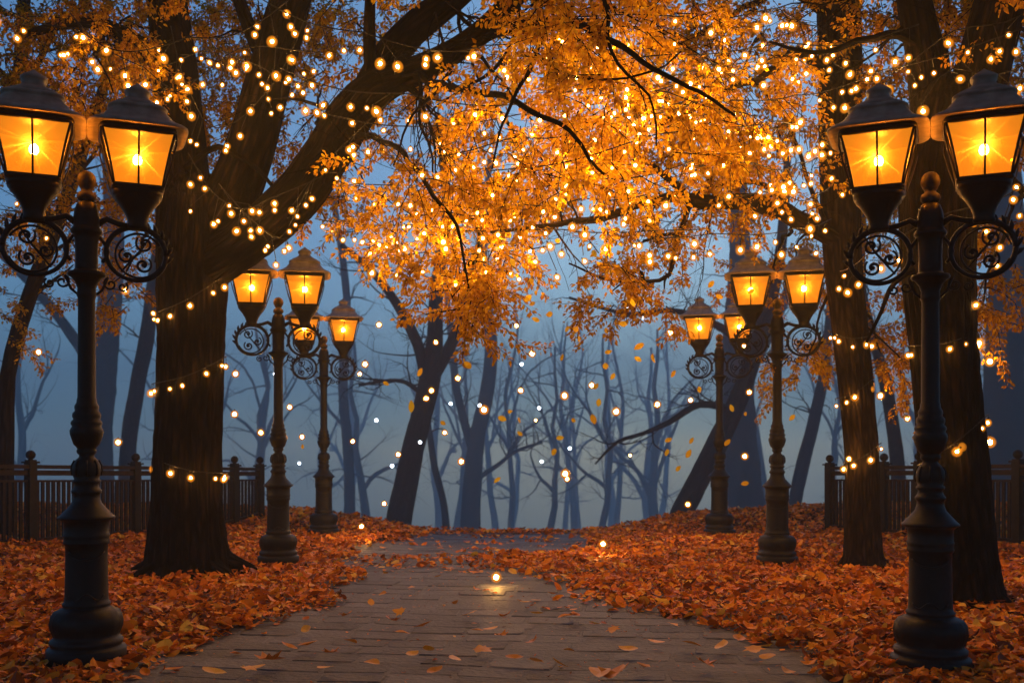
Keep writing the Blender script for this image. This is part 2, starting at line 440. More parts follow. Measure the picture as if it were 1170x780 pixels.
def build_path():
    """slabs laid in a running bond, each a little uneven, on a bed of mortar"""
    vs, fs, tint = [], [], []
    rot = math.radians(-7)
    ca, sa = math.cos(rot), math.sin(rot)
    W, H = 0.46, 0.29
    rj = random.Random(17)
    def put(quad, top, t, bev=0.006):
        """one slab: worn outline of four points a side, chipped corners, bevelled rim"""
        o = len(vs)
        c = sum((Vector(q) for q in quad), Vector((0, 0))) / 4
        ring, zz = [], []
        for k in range(4):
            a_, b_ = Vector(quad[k]), Vector(quad[(k + 1) % 4])
            for q in range(4):
                f = (q + (0.0 if q else rj.uniform(.02, .05))) / 4
                p = a_.lerp(b_, f)
                dd = (c - p).normalized()
                p = p + dd * (rj.uniform(0, .009) + (rj.uniform(0, .02) if q == 0 else 0))
                ring.append(p); zz.append(top[k] + (top[(k + 1) % 4] - top[k]) * f)
        n = len(ring)
        for lvl in range(3):
            for p, z in zip(ring, zz):
                d = (c - p); d.normalize()
                e = bev * rj.uniform(1.0, 3.0) if lvl == 2 else 0
                vs.append((p.x + d.x * e, p.y + d.y * e, z - (0.05, bev, 0)[lvl])); tint.append(t)
        vs.append((c.x, c.y, sum(zz) / n + rj.uniform(-.003, .002))); tint.append(t)
        for k in range(n):
            m = (k + 1) % n
            fs.append((o + k, o + m, o + n + m, o + n + k))
            fs.append((o + n + k, o + n + m, o + 2 * n + m, o + 2 * n + k))
        for k in range(0, n, 2):
            fs.append((o + 2 * n + k, o + 2 * n + k + 1, o + 2 * n + (k + 2) % n, o + 3 * n))
    r = random.Random(5)
    for j in range(-6, 72):
        wv = 0.02 * math.sin(j * 1.7)
        off = r.uniform(0, W)
        for i in range(-14, 15):
            u0, v0 = i * W + off, j * H + 1.2
            g = r.uniform(0.000, 0.004)
            def P(u, v):
                u += 0.06 * n3(u * 1.3, v * 1.3, 4.0); v += 0.11 * n3(u * 0.9, v * 0.9, 7.0) + wv * 0.3
                return (u * ca - v * sa, u * sa + v * ca)
            ge = r.uniform(.002, .009)
            quad = [P(u0 + ge, v0 + g), P(u0 + W - ge, v0 + g), P(u0 + W - ge, v0 + H - g), P(u0 + ge, v0 + H - g)]
            cx = sum(q[0] for q in quad) / 4; cy = sum(q[1] for q in quad) / 4
            if abs(cx) > 2.75 or cy > 20.2 or cy < 1: continue
            h = r.uniform(-0.0085, -0.0005) + .004 * n3(cx * .8, cy * .8, 21.0)
            top = [min(ground_z(q[0], q[1]), ground_z(0, q[1]) + 0.03) + 0.01 + h + r.uniform(-0.002, 0.002) for q in quad]
            put(quad, top, r.random())
    # mortar bed showing in the joints
    bx = np.linspace(-2.85, 2.85, 20); by = np.linspace(1.0, 20.2, 77)
    o0 = len(vs)
    for y in by:
        for x in bx:
            vs.append((x, y, min(ground_z(x, y), ground_z(0, y) + 0.03) + 0.0015 + .002 * n3(x * 3, y * 3, 8.0))); tint.append(0.45 + .3 * n3(x * 2, y * 2, 3.0))
    for j in range(len(by) - 1):
        for i in range(len(bx) - 1):
            a = o0 + j * len(bx) + i
            fs.append((a, a + 1, a + len(bx) + 1, a + len(bx)))
    o = np_mesh('path', np.array(vs), np.array(fs), M_PATH, tint=np.array(tint))
    tag(o, kind='structure')
build_path()

# ------------------------------------------------------------------ leaves (numpy)
LEAF6 = np.array([(0, 0), (-0.30, 0.30), (-0.24, 0.68), (0, 1.0), (0.24, 0.68), (0.30, 0.30)])
def leaf_cloud(base, d, nrm, length, curl=0.18, width=1.0):
    """six-point folded leaves; base, d, nrm are (n,3); length (n,)"""
    d = d / np.linalg.norm(d, axis=1, keepdims=True)
    s = np.cross(d, nrm); s /= (np.linalg.norm(s, axis=1, keepdims=True) + 1e-9)
    n = np.cross(s, d)
    L = length[:, None]
    vs = np.empty((len(base), 6, 3))
    for k, (u, v) in enumerate(LEAF6):
        lift = abs(u) * 2 * curl - curl * 0.9 * v * v
        vs[:, k] = base + s * L * u * width + d * L * v + n * L * lift
    o = (np.arange(len(base)) * 6)[:, None]
    f1 = o + np.array([0, 5, 4, 3])[None]; f2 = o + np.array([0, 3, 2, 1])[None]
    return vs.reshape(-1, 3), np.concatenate([f1, f2], 1).reshape(-1, 4)

MAPLE = [(0, 0), (0.16, 0.10), (0.40, 0.06), (0.30, 0.26), (0.52, 0.46), (0.26, 0.50), (0.20, 0.72), (0, 1.0), (-0.20, 0.72), (-0.26, 0.50), (-0.52, 0.46), (-0.30, 0.26), (-0.40, 0.06), (-0.16, 0.10)]
OVAL = [(0, 0), (0.17, 0.12), (0.27, 0.32), (0.29, 0.52), (0.22, 0.74), (0.10, 0.90), (0, 1.0), (-0.10, 0.90), (-0.22, 0.74), (-0.29, 0.52), (-0.27, 0.32), (-0.17, 0.12)]
def big_leaves(shape, base, yaw, pitch, roll, length, curl, bend):
    """flat-lying leaves with a centre ridge fan; arrays of n"""
    n = len(base); k = len(shape)
    sh = np.array(shape) - np.array([0, 0.5])
    pts = np.concatenate([np.array([[0, 0.0]]), sh])
    X = pts[:, 0][None] * length[:, None]; Y = pts[:, 1][None] * length[:, None]
    Z = (curl[:, None] * (pts[:, 0][None] ** 2) * 1.6 + bend[:, None] * (pts[:, 1][None] ** 2)) * length[:, None]
    cr, sr = np.cos(roll)[:, None], np.sin(roll)[:, None]
    X, Z = X * cr + Z * sr, -X * sr + Z * cr
    cp, sp = np.cos(pitch)[:, None], np.sin(pitch)[:, None]
    Y, Z = Y * cp - Z * sp, Y * sp + Z * cp
    cy, sy = np.cos(yaw)[:, None], np.sin(yaw)[:, None]
    X, Y = X * cy - Y * sy, X * sy + Y * cy
    V = np.stack([X, Y, Z], 2) + base[:, None, :]
    o = (np.arange(n) * (k + 1))[:, None, None]
    tri = np.array([[0, 1 + i, 1 + (i + 1) % k] for i in range(k)])[None]
    return V.reshape(-1, 3), (o + tri).reshape(-1, 3), k + 1

def build_crumbs():
    """small dry bits, stalks and torn leaf scraps trodden over the paving"""
    r = random.Random(44)
    pts = []
    for _ in range(5200):
        y = r.uniform(4.5, 19.2); x = r.uniform(-2.6, 2.6)
        if n3(x * 1.4, y * 1.4, 30.0) + r.uniform(-.45, .45) < 0.0: continue
        pts.append((x, y, ground_z(x, y) + .016 if abs(x) > 1.7 else ground_z(x, y) + .014))
    n = len(pts)
    L = RNG.uniform(.012, .05, n)
    V, Fc, per = big_leaves([(0, 0), (.12, .3), (.10, .7), (0, 1), (-.14, .6), (-.08, .2)], np.array(pts), RNG.random(n) * 2 * PI, RNG.normal(0, .15, n), RNG.normal(0, .2, n), L, RNG.normal(.3, .5, n), RNG.normal(.2, .4, n))
    t = np.clip(RNG.normal(.22, .22, n), 0, 1)
    o = np_mesh('leaf_scraps', V, Fc, M_LITTER, tint=np.repeat(t, per))
    tag(o, 'fine brown leaf scraps and stalks trodden over the paved path', 'leaf scraps', kind='stuff')
build_crumbs()

def build_litter():
    r = random.Random(21)
    pts = []
    # denser where it is near
    for (y0, y1, dens, lmin, lmax) in ((4.3, 8.0, 620, 0.06, 0.125), (8.0, 12.0, 600, 0.06, 0.11), (12.0, 15.0, 480, 0.06, 0.11), (15.0, 20.4, 440, 0.06, 0.11)):
        for x0 in np.arange(-11.5, 11.5, 0.5):
            if abs(x0) > y1 * 0.56 + 1.0: continue
            nleaf = int(dens * 0.5 * (y1 - y0))
            for _ in range(nleaf):
                x = x0 + r.random() * 0.5; y = y0 + r.random() * (y1 - y0)
                c = cover(x, y)
                if min(math.hypot(x - a_, y - b_) for a_, b_ in LAMP_XY) < 0.27: continue
                if r.random() < c ** 1.4:
                    pts.append((x, y, c, r.uniform(lmin, lmax)))
                elif r.random() < 0.004:
                    pts.append((x, y, 0, r.uniform(lmin, lmax) * 0.6))
    n = len(pts)
    A = np.array(pts)
    z = np.array([ground_z(p[0], p[1]) for p in pts])
    heap = np.array([(0.05 + 0.05 * n3(p[0] * 1.7, p[1] * 1.7, 6.0)) * (0.15 + 0.85 * sstep(0.45, 1.0, near_lamp(p[0], p[1]))) for p in pts])
    z += A[:, 2] * RNG.random(n) * np.maximum(heap, 0.01) * 1.3 + 0.012
    base = np.stack([A[:, 0], A[:, 1], z], 1)
    A[:, 3] *= np.clip(RNG.lognormal(-0.22, 0.38, n), 0.3, 1.7)
    wild = np.where(A[:, 2] > 0.3, 1.0, 0.25)
    V, Fc, per = big_leaves(OVAL, base, RNG.random(n) * 2 * PI, RNG.normal(0, 0.42, n) * wild, RNG.normal(0, 0.42, n) * wild,
                            A[:, 3], RNG.normal(0.35, 0.55, n), RNG.normal(0.25, 0.45, n))
    t = np.clip(RNG.normal(0.54, 0.25, n) + 0.22 * np.array([n3(p[0] * 0.9, p[1] * 0.9, 12.0) for p in pts]), 0, 1)
    t[RNG.random(n) < 0.03] = 1.0; t[RNG.random(n) < 0.10] *= 0.25
    o = np_mesh('fallen_leaves', V, Fc, M_LITTER, tint=np.repeat(t, per))
    tag(o, 'thick carpet of orange fallen leaves on both banks beside the paved path', 'leaf litter', kind='stuff')
    print('litter', n)
build_litter()

# ------------------------------------------------------------------ street lamps
def spiral(c, r0, r1, a0, turns, n=26):
    out = []
    for i in range(n):
        t = i / (n - 1)
        a = a0 + turns * 2 * PI * t
        r = r0 + (r1 - r0) * t
        out.append(Vector((c[0] + r * math.cos(a), c[2] if len(c) > 2 else 0.0, c[1] + r * math.sin(a))))
    return out

def make_lamp():
    root = empty('street_lamp')
    m = MB()
    prof = [(0.262, -0.12), (0.262, 0.02), (0.262, 0.058), (0.254, 0.068), (0.235, 0.075), (0.232, 0.085), (0.240, 0.10), (0.240, 0.12), (0.222, 0.135), (0.214, 0.145), (0.222, 0.165),
            (0.238, 0.205), (0.243, 0.245), (0.236, 0.285), (0.214, 0.318), (0.180, 0.334), (0.158, 0.342), (0.152, 0.352), (0.158, 0.362), (0.158, 0.374), (0.146, 0.386), (0.143, 0.41),
            (0.139, 0.56), (0.137, 0.70), (0.138, 0.775), (0.148, 0.785), (0.151, 0.80), (0.146, 0.815), (0.150, 0.832), (0.153, 0.845), (0.147, 0.858), (0.147, 0.90), (0.150, 0.935),
            (0.166, 0.952), (0.187, 0.963), (0.187, 0.972), (0.172, 0.985), (0.130, 1.03), (0.100, 1.065), (0.088, 1.10), (0.086, 1.125), (0.098, 1.138), (0.100, 1.155), (0.090, 1.165), (0.082, 1.18),
            (0.078, 1.20), (0.092, 1.212), (0.093, 1.225), (0.080, 1.235), (0.090, 1.262), (0.096, 1.295), (0.092, 1.33), (0.074, 1.365), (0.052, 1.385), (0.048, 1.40), (0.062, 1.415), (0.066, 1.43),
            (0.060, 1.445), (0.070, 1.46), (0.085, 1.475), (0.108, 1.545), (0.110, 1.57), (0.104, 1.585), (0.094, 1.60), (0.104, 1.62), (0.100, 1.635), (0.086, 1.65), (0.094, 1.67), (0.092, 1.69), (0.076, 1.71),
            (0.080, 1.73), (0.078, 1.745), (0.066, 1.765), (0.064, 1.79), (0.060, 1.80), (0.056, 2.48), (0.060, 2.50), (0.066, 2.51), (0.062, 2.525), (0.060, 2.56), (0.074, 2.60), (0.10, 2.635), (0.122, 2.648),
            (0.127, 2.66), (0.122, 2.672), (0.090, 2.68), (0.076, 2.70), (0.074, 2.80), (0.078, 2.90), (0.086, 2.93), (0.104, 2.945), (0.106, 2.96), (0.098, 2.975), (0.086, 2.99), (0.088, 3.03), (0.080, 3.10), (0.062, 3.15), (0.045, 3.165)]
    m.lathe(prof, 40, 0, flute=(0.16, 0.33, 20))
    # raised swag under the collar and hooped moulding on the column
    for s in (-1, 1):
        pts = []
        for i in range(13):
            t = i / 12 * 2 - 1
            a = s * PI / 2 + t * 0.95
            zz = 0.735 - 0.05 * (1 - t * t)
            pts.append((0.141 * math.cos(a), 0.141 * math.sin(a), zz))
        m.tube(pts, 0.006, 6)
        pts = [(0.143 * math.cos(s * PI / 2 + t), 0.143 * math.sin(s * PI / 2 + t), 0.425 + 0.022 * math.cos(t * 6)) for t in np.linspace(-0.9, 0.9, 21)]
        m.tube(pts, 0.006, 6)
    for k in range(8):                                           # petals of the bud
        a = 2 * PI * k / 8
        pts = [((r + 0.003) * math.cos(a), (r + 0.003) * math.sin(a), z) for r, z in ((0.088, 1.26), (0.096, 1.295), (0.092, 1.33), (0.074, 1.365))]
        m.tube(pts, 0.008, 6)
    m.build('post', M_IRON, root)
    fm = MB()
    fm.lathe([(0.045, 3.165), (0.060, 3.18), (0.066, 3.20), (0.058, 3.222), (0.040, 3.235), (0.036, 3.245), (0.046, 3.262), (0.060, 3.29), (0.063, 3.315), (0.056, 3.345), (0.040, 3.366), (0.018, 3.378), (0.002, 3.38)], 24)
    fm.build('finial', M_CAST, root)
    for s in (-1, 1):
        b = MB()
        cx, cz, R = 0.325, 2.825, 0.195
        ring = [(s * (cx + R * 1.02 * math.cos(a)), 0, cz + R * 0.97 * math.sin(a)) for a in np.linspace(0, 2 * PI, 41)]
        b.tube(ring, [0.0145 + 0.006 * abs(math.sin(a * 0.5 + 1.0)) for a in np.linspace(0, 2 * PI, 41)], 8)
        ring2 = [(s * (cx + 0.018 + R * 0.80 * math.cos(a)), 0, cz - 0.012 + R * 0.80 * math.sin(a)) for a in np.linspace(0.5, 2 * PI - 0.4, 34)]
        b.tube(ring2, 0.0085, 7)
        # arm that carries the lantern
        b.tube([(s * 0.075, 0, 3.02), (s * 0.13, 0, 3.055), (s * 0.20, 0, 3.03), (s * 0.27, 0, 3.015), (s * 0.345, 0, 3.02)], [0.026, 0.022, 0.020, 0.024, 0.03], 8)
        b.tube([(s * 0.10, 0, 2.75), (s * 0.125, 0, 2.78), (s * 0.135, 0, 2.825), (s * 0.125, 0, 2.87), (s * 0.08, 0, 2.93)], [0.012, 0.014, 0.018, 0.014, 0.011], 7)
        # leaf crest on the outer side of the ring
        for q in range(7):
            a = -0.25 + q * 0.28
            p0 = Vector((s * (cx + R * 1.02 * math.cos(a)), 0, cz + R * 0.97 * math.sin(a)))
            tip = Vector((s * (cx + (R + 0.055) * math.cos(a + 0.22)), 0.014 * (-1) ** q, cz + (R + 0.055) * math.sin(a + 0.22)))
            b.tube([p0, (p0 + tip) / 2 + Vector((s * 0.006, 0.01, 0.006)), tip], [0.019, 0.017, 0.004], 6)
        # scrolls within the ring
        for (ox, oz, r0, a0, tn, dy) in ((0.055, 0.075, 0.062, 2.4, 1.35, 0.0), (0.045, -0.075, 0.060, 0.9, -1.35, 0.006), (-0.065, -0.02, 0.055, 1.9, 1.2, -0.006)):
            pts = spiral((0, 0), r0, 0.010, a0, tn)
            b.tube([(s * (cx + ox + p.x), dy, cz + oz + p.z) for p in pts], [0.0085 + 0.004 * (k / 26) for k in range(26)], 6)
            b.ball((s * (cx + ox), dy, cz + oz), 0.015, 0, 8, 6)
        b.tube([(s * (cx - 0.10), 0.004, cz - 0.13), (s * (cx - 0.02), 0.004, cz - 0.03), (s * (cx + 0.03), 0.004, cz + 0.03), (s * (cx + 0.10), 0.004, cz + 0.14)], [0.007, 0.010, 0.009, 0.006], 6)
        # small curls below
        for (ox, oz, r0, a0, tn) in ((0.155, 2.60, 0.048, 1.9, 1.3), (0.235, 2.585, 0.036, 1.0, -1.3)):
            pts = spiral((0, 0), r0, 0.007, a0, tn)
            b.tube([(s * (ox + p.x), 0, oz + p.z) for p in pts], 0.008, 6)
        b.tube([(s * 0.06, 0, 2.52), (s * 0.10, 0, 2.555), (s * 0.14, 0, 2.645)], [0.008, 0.011, 0.008], 6)
        b.build('scroll_bracket', M_IRON, root)
    for s in (-1, 1):
        lan = MB()
        SQ = 7.0
        # cup below the glass; four corner bars; a mullion on each face
        lan.lathe([(0.072, 0.0), (0.078, 0.02), (0.070, 0.035), (0.074, 0.07), (0.090, 0.11), (0.125, 0.165), (0.150, 0.195), (0.162, 0.205), (0.162, 0.222), (0.178, 0.230), (0.182, 0.248), (0.182, 0.268), (0.170, 0.275)], 32, 0, square=3.0)
        lan.lathe([(0.170, 0.262), (0.187, 0.268), (0.187, 0.292), (0.164, 0.296)], 48, 0, square=SQ + 6)
        lan.lathe([(0.248, 0.642), (0.270, 0.650), (0.276, 0.668), (0.266, 0.690)], 48, 0, square=SQ + 6)
        hb, ht = 0.172, 0.252
        for k in range(4):
            a = PI / 4 + k * PI / 2
            sx, sy = math.copysign(1, math.cos(a)), math.copysign(1, math.sin(a))
            pts = []
            for t in np.linspace(0, 1, 7):
                h = hb + (ht - hb) * (t ** 1.25)
                pts.append((sx * h, sy * h, 0.29 + 0.36 * t))
            lan.tube(pts, 0.0105, 6)
            a = k * PI / 2
            ca, sa = math.cos(a), math.sin(a)
            pts = []
            for t in np.linspace(0, 1, 7):
                h = hb + (ht - hb) * (t ** 1.25)
                pts.append((ca * h, sa * h, 0.29 + 0.36 * t))
            lan.tube(pts, 0.0085, 6)
        # outer scroll stays at the two sides
        for sy in (-1, 1):
            for sx in (-1, 1):
                lan.tube([(sx * 0.262, sy * 0.262, 0.645), (sx * 0.262, sy * 0.262, 0.57), (sx * 0.232, sy * 0.232, 0.45), (sx * 0.196, sy * 0.196, 0.34), (sx * 0.178, sy * 0.178, 0.28)], [0.006, 0.007, 0.007, 0.007, 0.006], 6)
        l = lan.build('lantern', M_IRON, root, (s * 0.332, 0, 3.0)); l.scale = (.93, .93, .98)
        # glass
        gv, gf, guv = [], [], []
        ns = 6
        for k in range(4):
            a = k * PI / 2
            ca, sa = math.cos(a), math.sin(a)
            for q in range(ns + 1):
                t = q / ns
                h = hb + (ht - hb) * (t ** 1.25) - 0.004
                for e in (-1, 0, 1):
                    gv.append((ca * h - sa * e * (h - 0.004), sa * h + ca * e * (h - 0.004), 0.291 + 0.36 * t))
                    guv.append((e * (h - 0.004), 0.36 * (t - 0.57), 0.0))
            for q in range(ns):
                for e in range(2):
                    b0 = k * (ns + 1) * 3 + q * 3 + e
                    gf.append((b0, b0 + 1, b0 + 4, b0 + 3))
        g = MB(); g.add(gv, gf, 0, False)
        go = g.build('glass', M_PANE, l)
        ua = go.data.attributes.new('pane_uv', 'FLOAT_VECTOR', 'POINT')
        ua.data.foreach_set('vector', np.array(guv, dtype=np.float32).ravel())
        rf = MB()
        rf.lathe([(0.262, 0.686), (0.330, 0.678), (0.342, 0.684), (0.342, 0.696), (0.325, 0.708), (0.285, 0.728), (0.245, 0.758), (0.215, 0.795), (0.196, 0.822), (0.190, 0.832), (0.203, 0.836), (0.205, 0.846), (0.192, 0.856), (0.172, 0.868)], 48, 0, square=5.5)
        rf.lathe([(0.172, 0.866), (0.168, 0.880), (0.130, 0.900), (0.092, 0.925), (0.078, 0.940), (0.074, 0.972), (0.086, 0.978), (0.088, 0.990), (0.066, 1.010), (0.030, 1.034), (0.010, 1.050), (0.002, 1.058)], 40, 0, square=3.6)
        rf.v = [(v[0] * 1.04, v[1] * 1.04, v[2]) for v in rf.v]; rf.build('roof', M_ROOF, l)
        cb = MB(); cb.ball((0, 0, 0.50), 0.033, 0, 12, 8, 1.2); cb.ball((0, 0, 0.50), 0.115, 2, 20, 14, 1.05); cb.ball((0, 0, 0.50), 0.070, 3, 20, 14, 1.1)  # the two larger balls are added shells imitating the halo
        cb.lathe([(0.014, 0.27), (0.014, 0.43), (0.022, 0.44), (0.022, 0.462)], 10, 1)
        cb.build('bulb', [M_LAMPCORE, M_IRON, M_LAMPHALO, M_LAMPHALO2], l)
    return root

LAMPS = [
    (99, 6.94, 0.0, 'tall black twin lantern lamp left of the path, in front of the thick left tree'),
    (318, 12.78, -0.04, 'black twin lantern lamp just right of the thick dark tree trunk, left side of path'),
    (370, 17.1, 0.05, 'farthest twin lantern lamp on the left bank, partly covered by the lamp before it'),
    (1063, 6.82, -0.01, 'tall black twin lantern street lamp standing in front of the forked right trunk'),
    (888, 12.8, 0.03, 'black twin lantern lamp just left of the slender brown trunk, right side of path'),
    (822, 16.9, -0.05, 'farthest twin lantern lamp on the right bank, at the crest beside a leaning dark trunk'),
]
LAMP0 = make_lamp()
for i, (px, d, rz, lab) in enumerate(LAMPS):
    o = LAMP0 if i == 0 else copy_tree(LAMP0)
    x = (px - 585) / F * d
    o.location = (x, d, (-.01, -.015, -.03, -.05, -.025, -.02)[i]); o.rotation_euler.z = rz - math.atan2(x, d)
    tag(o, lab, 'street lamp', 'twin lantern lamps lining the path')

# ------------------------------------------------------------------ trees
def catmull(pts, rad, step):
    """smooth a polyline of Vectors with radii, resampled about every step metres"""
    P, R = [Vector(p) for p in pts], list(rad)
    o, r = [], []
    n = len(P)
    for i in range(n - 1):
        p0, p1, p2, p3 = P[max(i - 1, 0)], P[i], P[i + 1], P[min(i + 2, n - 1)]
        k = max(2, int((p2 - p1).length / step))
        for j in range(k):
            t = j / k
            a = 0.5 * ((2 * p1) + (p2 - p0) * t + (2 * p0 - 5 * p1 + 4 * p2 - p3) * t * t + (3 * p1 - p0 - 3 * p2 + p3) * t ** 3)
            o.append(a); r.append(R[i] + (R[i + 1] - R[i]) * t)
    o.append(P[-1]); r.append(R[-1])
    return o, r

def px_limb(mb, pts, n=14, ridge=0.05, step=0.12, seed=0.0, mat=0, wob=0.0):
    """pts: (px, py, depth, width in px)"""
    P = [at(a, b, d) for a, b, d, w in pts]
    R = [w * d / F / 2 * (0.90 if w > 30 else 1.0) for a, b, d, w in pts]
    o, r = catmull(P, R, step)
    if wob:
        o = [p + Vector((noise.noise(p * 3.1), noise.noise(p * 3.1 + Vector((7, 0, 0))), noise.noise(p * 3.1 + Vector((0, 9, 0))))) * wob for p in o]
    mb.tube(o, r, n, mat, ridge, 22, seed)
    return o, r

def twig(mb, p, d, L, r, rng, depth=0, maxd=2, droop=0.0, kids=3, n=5, tips=None, spread=0.9):
    """a crooked branch with side branches, for bare and leafy trees alike"""
    k = max(4, int(L / 0.14)) if L < 2.5 else max(6, int(L / 0.35))
    pts, rad = [Vector(p)], [r]
    d = Vector(d).normalized()
    st = L / k
    for i in range(k):
        j = Vector((rng.gauss(0, 1), rng.gauss(0, 1), rng.gauss(0, 1))) * (0.20 if L < 2.5 else 0.13)
        d = (d + j + Vector((0, 0, -droop * (i / k)))).normalized()
        pts.append(pts[-1] + d * st); rad.append(max(0.0022, r * (1 - (0.8 if L < 2.5 else 0.95) * (i + 1) / k)))
    mb.tube(pts, rad, n if depth == 0 else max(4, n - depth), 0, 0.0, cap=False)
    if tips is not None: tips.append(pts)
    if depth < maxd:
        for q in range(kids):
            i = rng.randint(int(k * 0.25), k - 1)
            b = pts[i]
            dd = (pts[i + 1] - pts[i]).normalized()
            side = dd.cross(Vector((rng.gauss(0, 1), rng.gauss(0, 1), rng.gauss(0, 1)))).normalized()
            nd_ = (dd + side * rng.uniform(0.5, 1.2) * spread).normalized()
            twig(mb, b, nd_, L * rng.uniform(0.35, 0.65), rad[i] * 0.62, rng, depth + 1, maxd, droop, kids, n, tips, spread)
    return pts

def shade_leaves(fol, org, ells, n, seed):
    """unseen coarse leaves added over and behind the viewer to shade the foreground"""
    rng = random.Random(seed)
    for (cx, cy, cz, rx, ry, rz) in ells:
        for _ in range(n):
            while True:
                u, v, w = rng.uniform(-1, 1), rng.uniform(-1, 1), rng.uniform(-1, 1)
                if u * u + v * v + w * w < 1: break
            p = Vector((cx + u * rx, cy + v * ry, cz + w * rz))
            if p.z - EYE < p.y * 0.52 and p.y > 0: continue
            if noise.noise(p * 0.9) < -0.25: continue
            fol.b.append(p); fol.d.append(Vector((rng.gauss(0, 1), rng.gauss(0, 1), -.3)))
            fol.n.append(Vector((rng.gauss(0, .6), rng.gauss(0, .6), 1))); fol.l.append(rng.uniform(.13, .22)); fol.t.append(rng.uniform(.2, .7))

class Foliage:
    def __init__(self, seed):
        self.b, self.d, self.n, self.l, self.t = [], [], [], [], []
        self.rng = random.Random(seed)
    def spray(self, pts, dens=1.0, tint=0.5, size=1.0):
        rng = self.rng
        for a, b in zip(pts, pts[1:]):
            seg = b - a
            cnt = seg.length / 0.0056 * dens
            cnt = int(cnt) + (1 if rng.random() < cnt % 1 else 0)
            dd = seg.normalized()
            for _ in range(cnt):
                p = a + seg * rng.random()
                side = Vector((rng.gauss(0, 1), rng.gauss(0, 1), rng.gauss(0, 1)))
                side -= dd * side.dot(dd)
                side.normalize()
                ld = dd * rng.uniform(0.1, 0.9) + side * rng.uniform(0.6, 1.1) + Vector((0, 0, -0.35))
                p = p + side * rng.uniform(0.0, 0.05)
                self.b.append(p); self.d.append(ld)
                self.n.append(Vector((rng.gauss(0, 0.7), rng.gauss(0, 0.7), 1)))
                self.l.append(rng.uniform(0.034, 0.064) * size)
                self.t.append(min(1, max(0, rng.gauss(tint, 0.17))))
    def build(self, parent):
        b = np.array([tuple(v) for v in self.b]); d = np.array([tuple(v) for v in self.d]); n = np.array([tuple(v) for v in self.n])
        V, Fc = leaf_cloud(b, d, n, np.array(self.l), 0.16, 0.95)
        o = np_mesh('crown', V, Fc, M_LEAF, parent, np.repeat(np.array(self.t), 6))
        print('crown leaves', len(b))
        return o

def blob(fol, mb, px, py, rx, ry, d, dd, n, rng, dens=1.0, tint=0.5, droop=0.35, L=(0.35, 0.75), attach=None, size=1.0):
    """n leafy sprays scattered through an ellipsoid of the crown; attach: pixel point of the limb they grow from"""
    c = at(px, py, d)
    if attach is not None:
        a = at(*attach)
        mid = (a + c) / 2 + Vector((rng.gauss(0, .1), rng.gauss(0, .1), 0.12))
        o, r = catmull([a, mid, c], [0.026, 0.017, 0.007], 0.15)
        o = [p + Vector((noise.noise(p * 2.3), noise.noise(p * 2.3 + Vector((5, 0, 0))), noise.noise(p * 2.3 + Vector((0, 8, 0))))) * 0.10 for p in o]
        o[0] = a
        mb.tube(o, r, 6, 0, 0.0, cap=False)
    for _ in range(int(n * (1.9 if px < 380 or px > 930 else 1.15))):
        while True:
            u, v, w = rng.uniform(-1, 1), rng.uniform(-1, 1), rng.uniform(-1, 1)
            if u * u + v * v + w * w < 1: break
        p = at(px + u * rx, py + v * ry, d + w * dd)
        if noise.noise(p * 1.6) < -0.22: continue              # gaps in the crown
        dirv = (p - c) * 0.8 + Vector((rng.gauss(0, 0.5), rng.gauss(0, 0.5), rng.gauss(-0.05, 0.3)))
        tips = []
        Lk = rng.uniform(*L)
        twig(mb, p, dirv, Lk, 0.006, rng, 0, 1, droop, 2, 4, tips)
        for t in tips:
            fol.spray(t, dens * 0.55, tint + 0.12 * noise.noise(p * 0.9), size)

def leafy(name, label, cat='tree'):
    r = empty(name)
    tag(r, label, cat)
    return r

def root_flare(mb, base, pts_px, spread, k=1.0):
    for a, ln, w in spread:
        b = base + Vector((0, 0, 0.42))
        tip = base + Vector((math.cos(a) * ln, math.sin(a) * ln, 0.0))
        mid = base + Vector((math.cos(a) * ln * 0.48, math.sin(a) * ln * 0.48, 0.17))
        o, r = catmull([base + Vector((math.cos(a) * 0.12 * k, math.sin(a) * 0.12 * k, 0.75 * k)), base + Vector((math.cos(a) * 0.24 * k, math.sin(a) * 0.24 * k, 0.36 * k)), mid, tip], [w * 0.8, w, w * 0.85, w * 0.35], 0.06)
        mb.tube(o, r, 18, 0, 0.07, 18, a * 3)

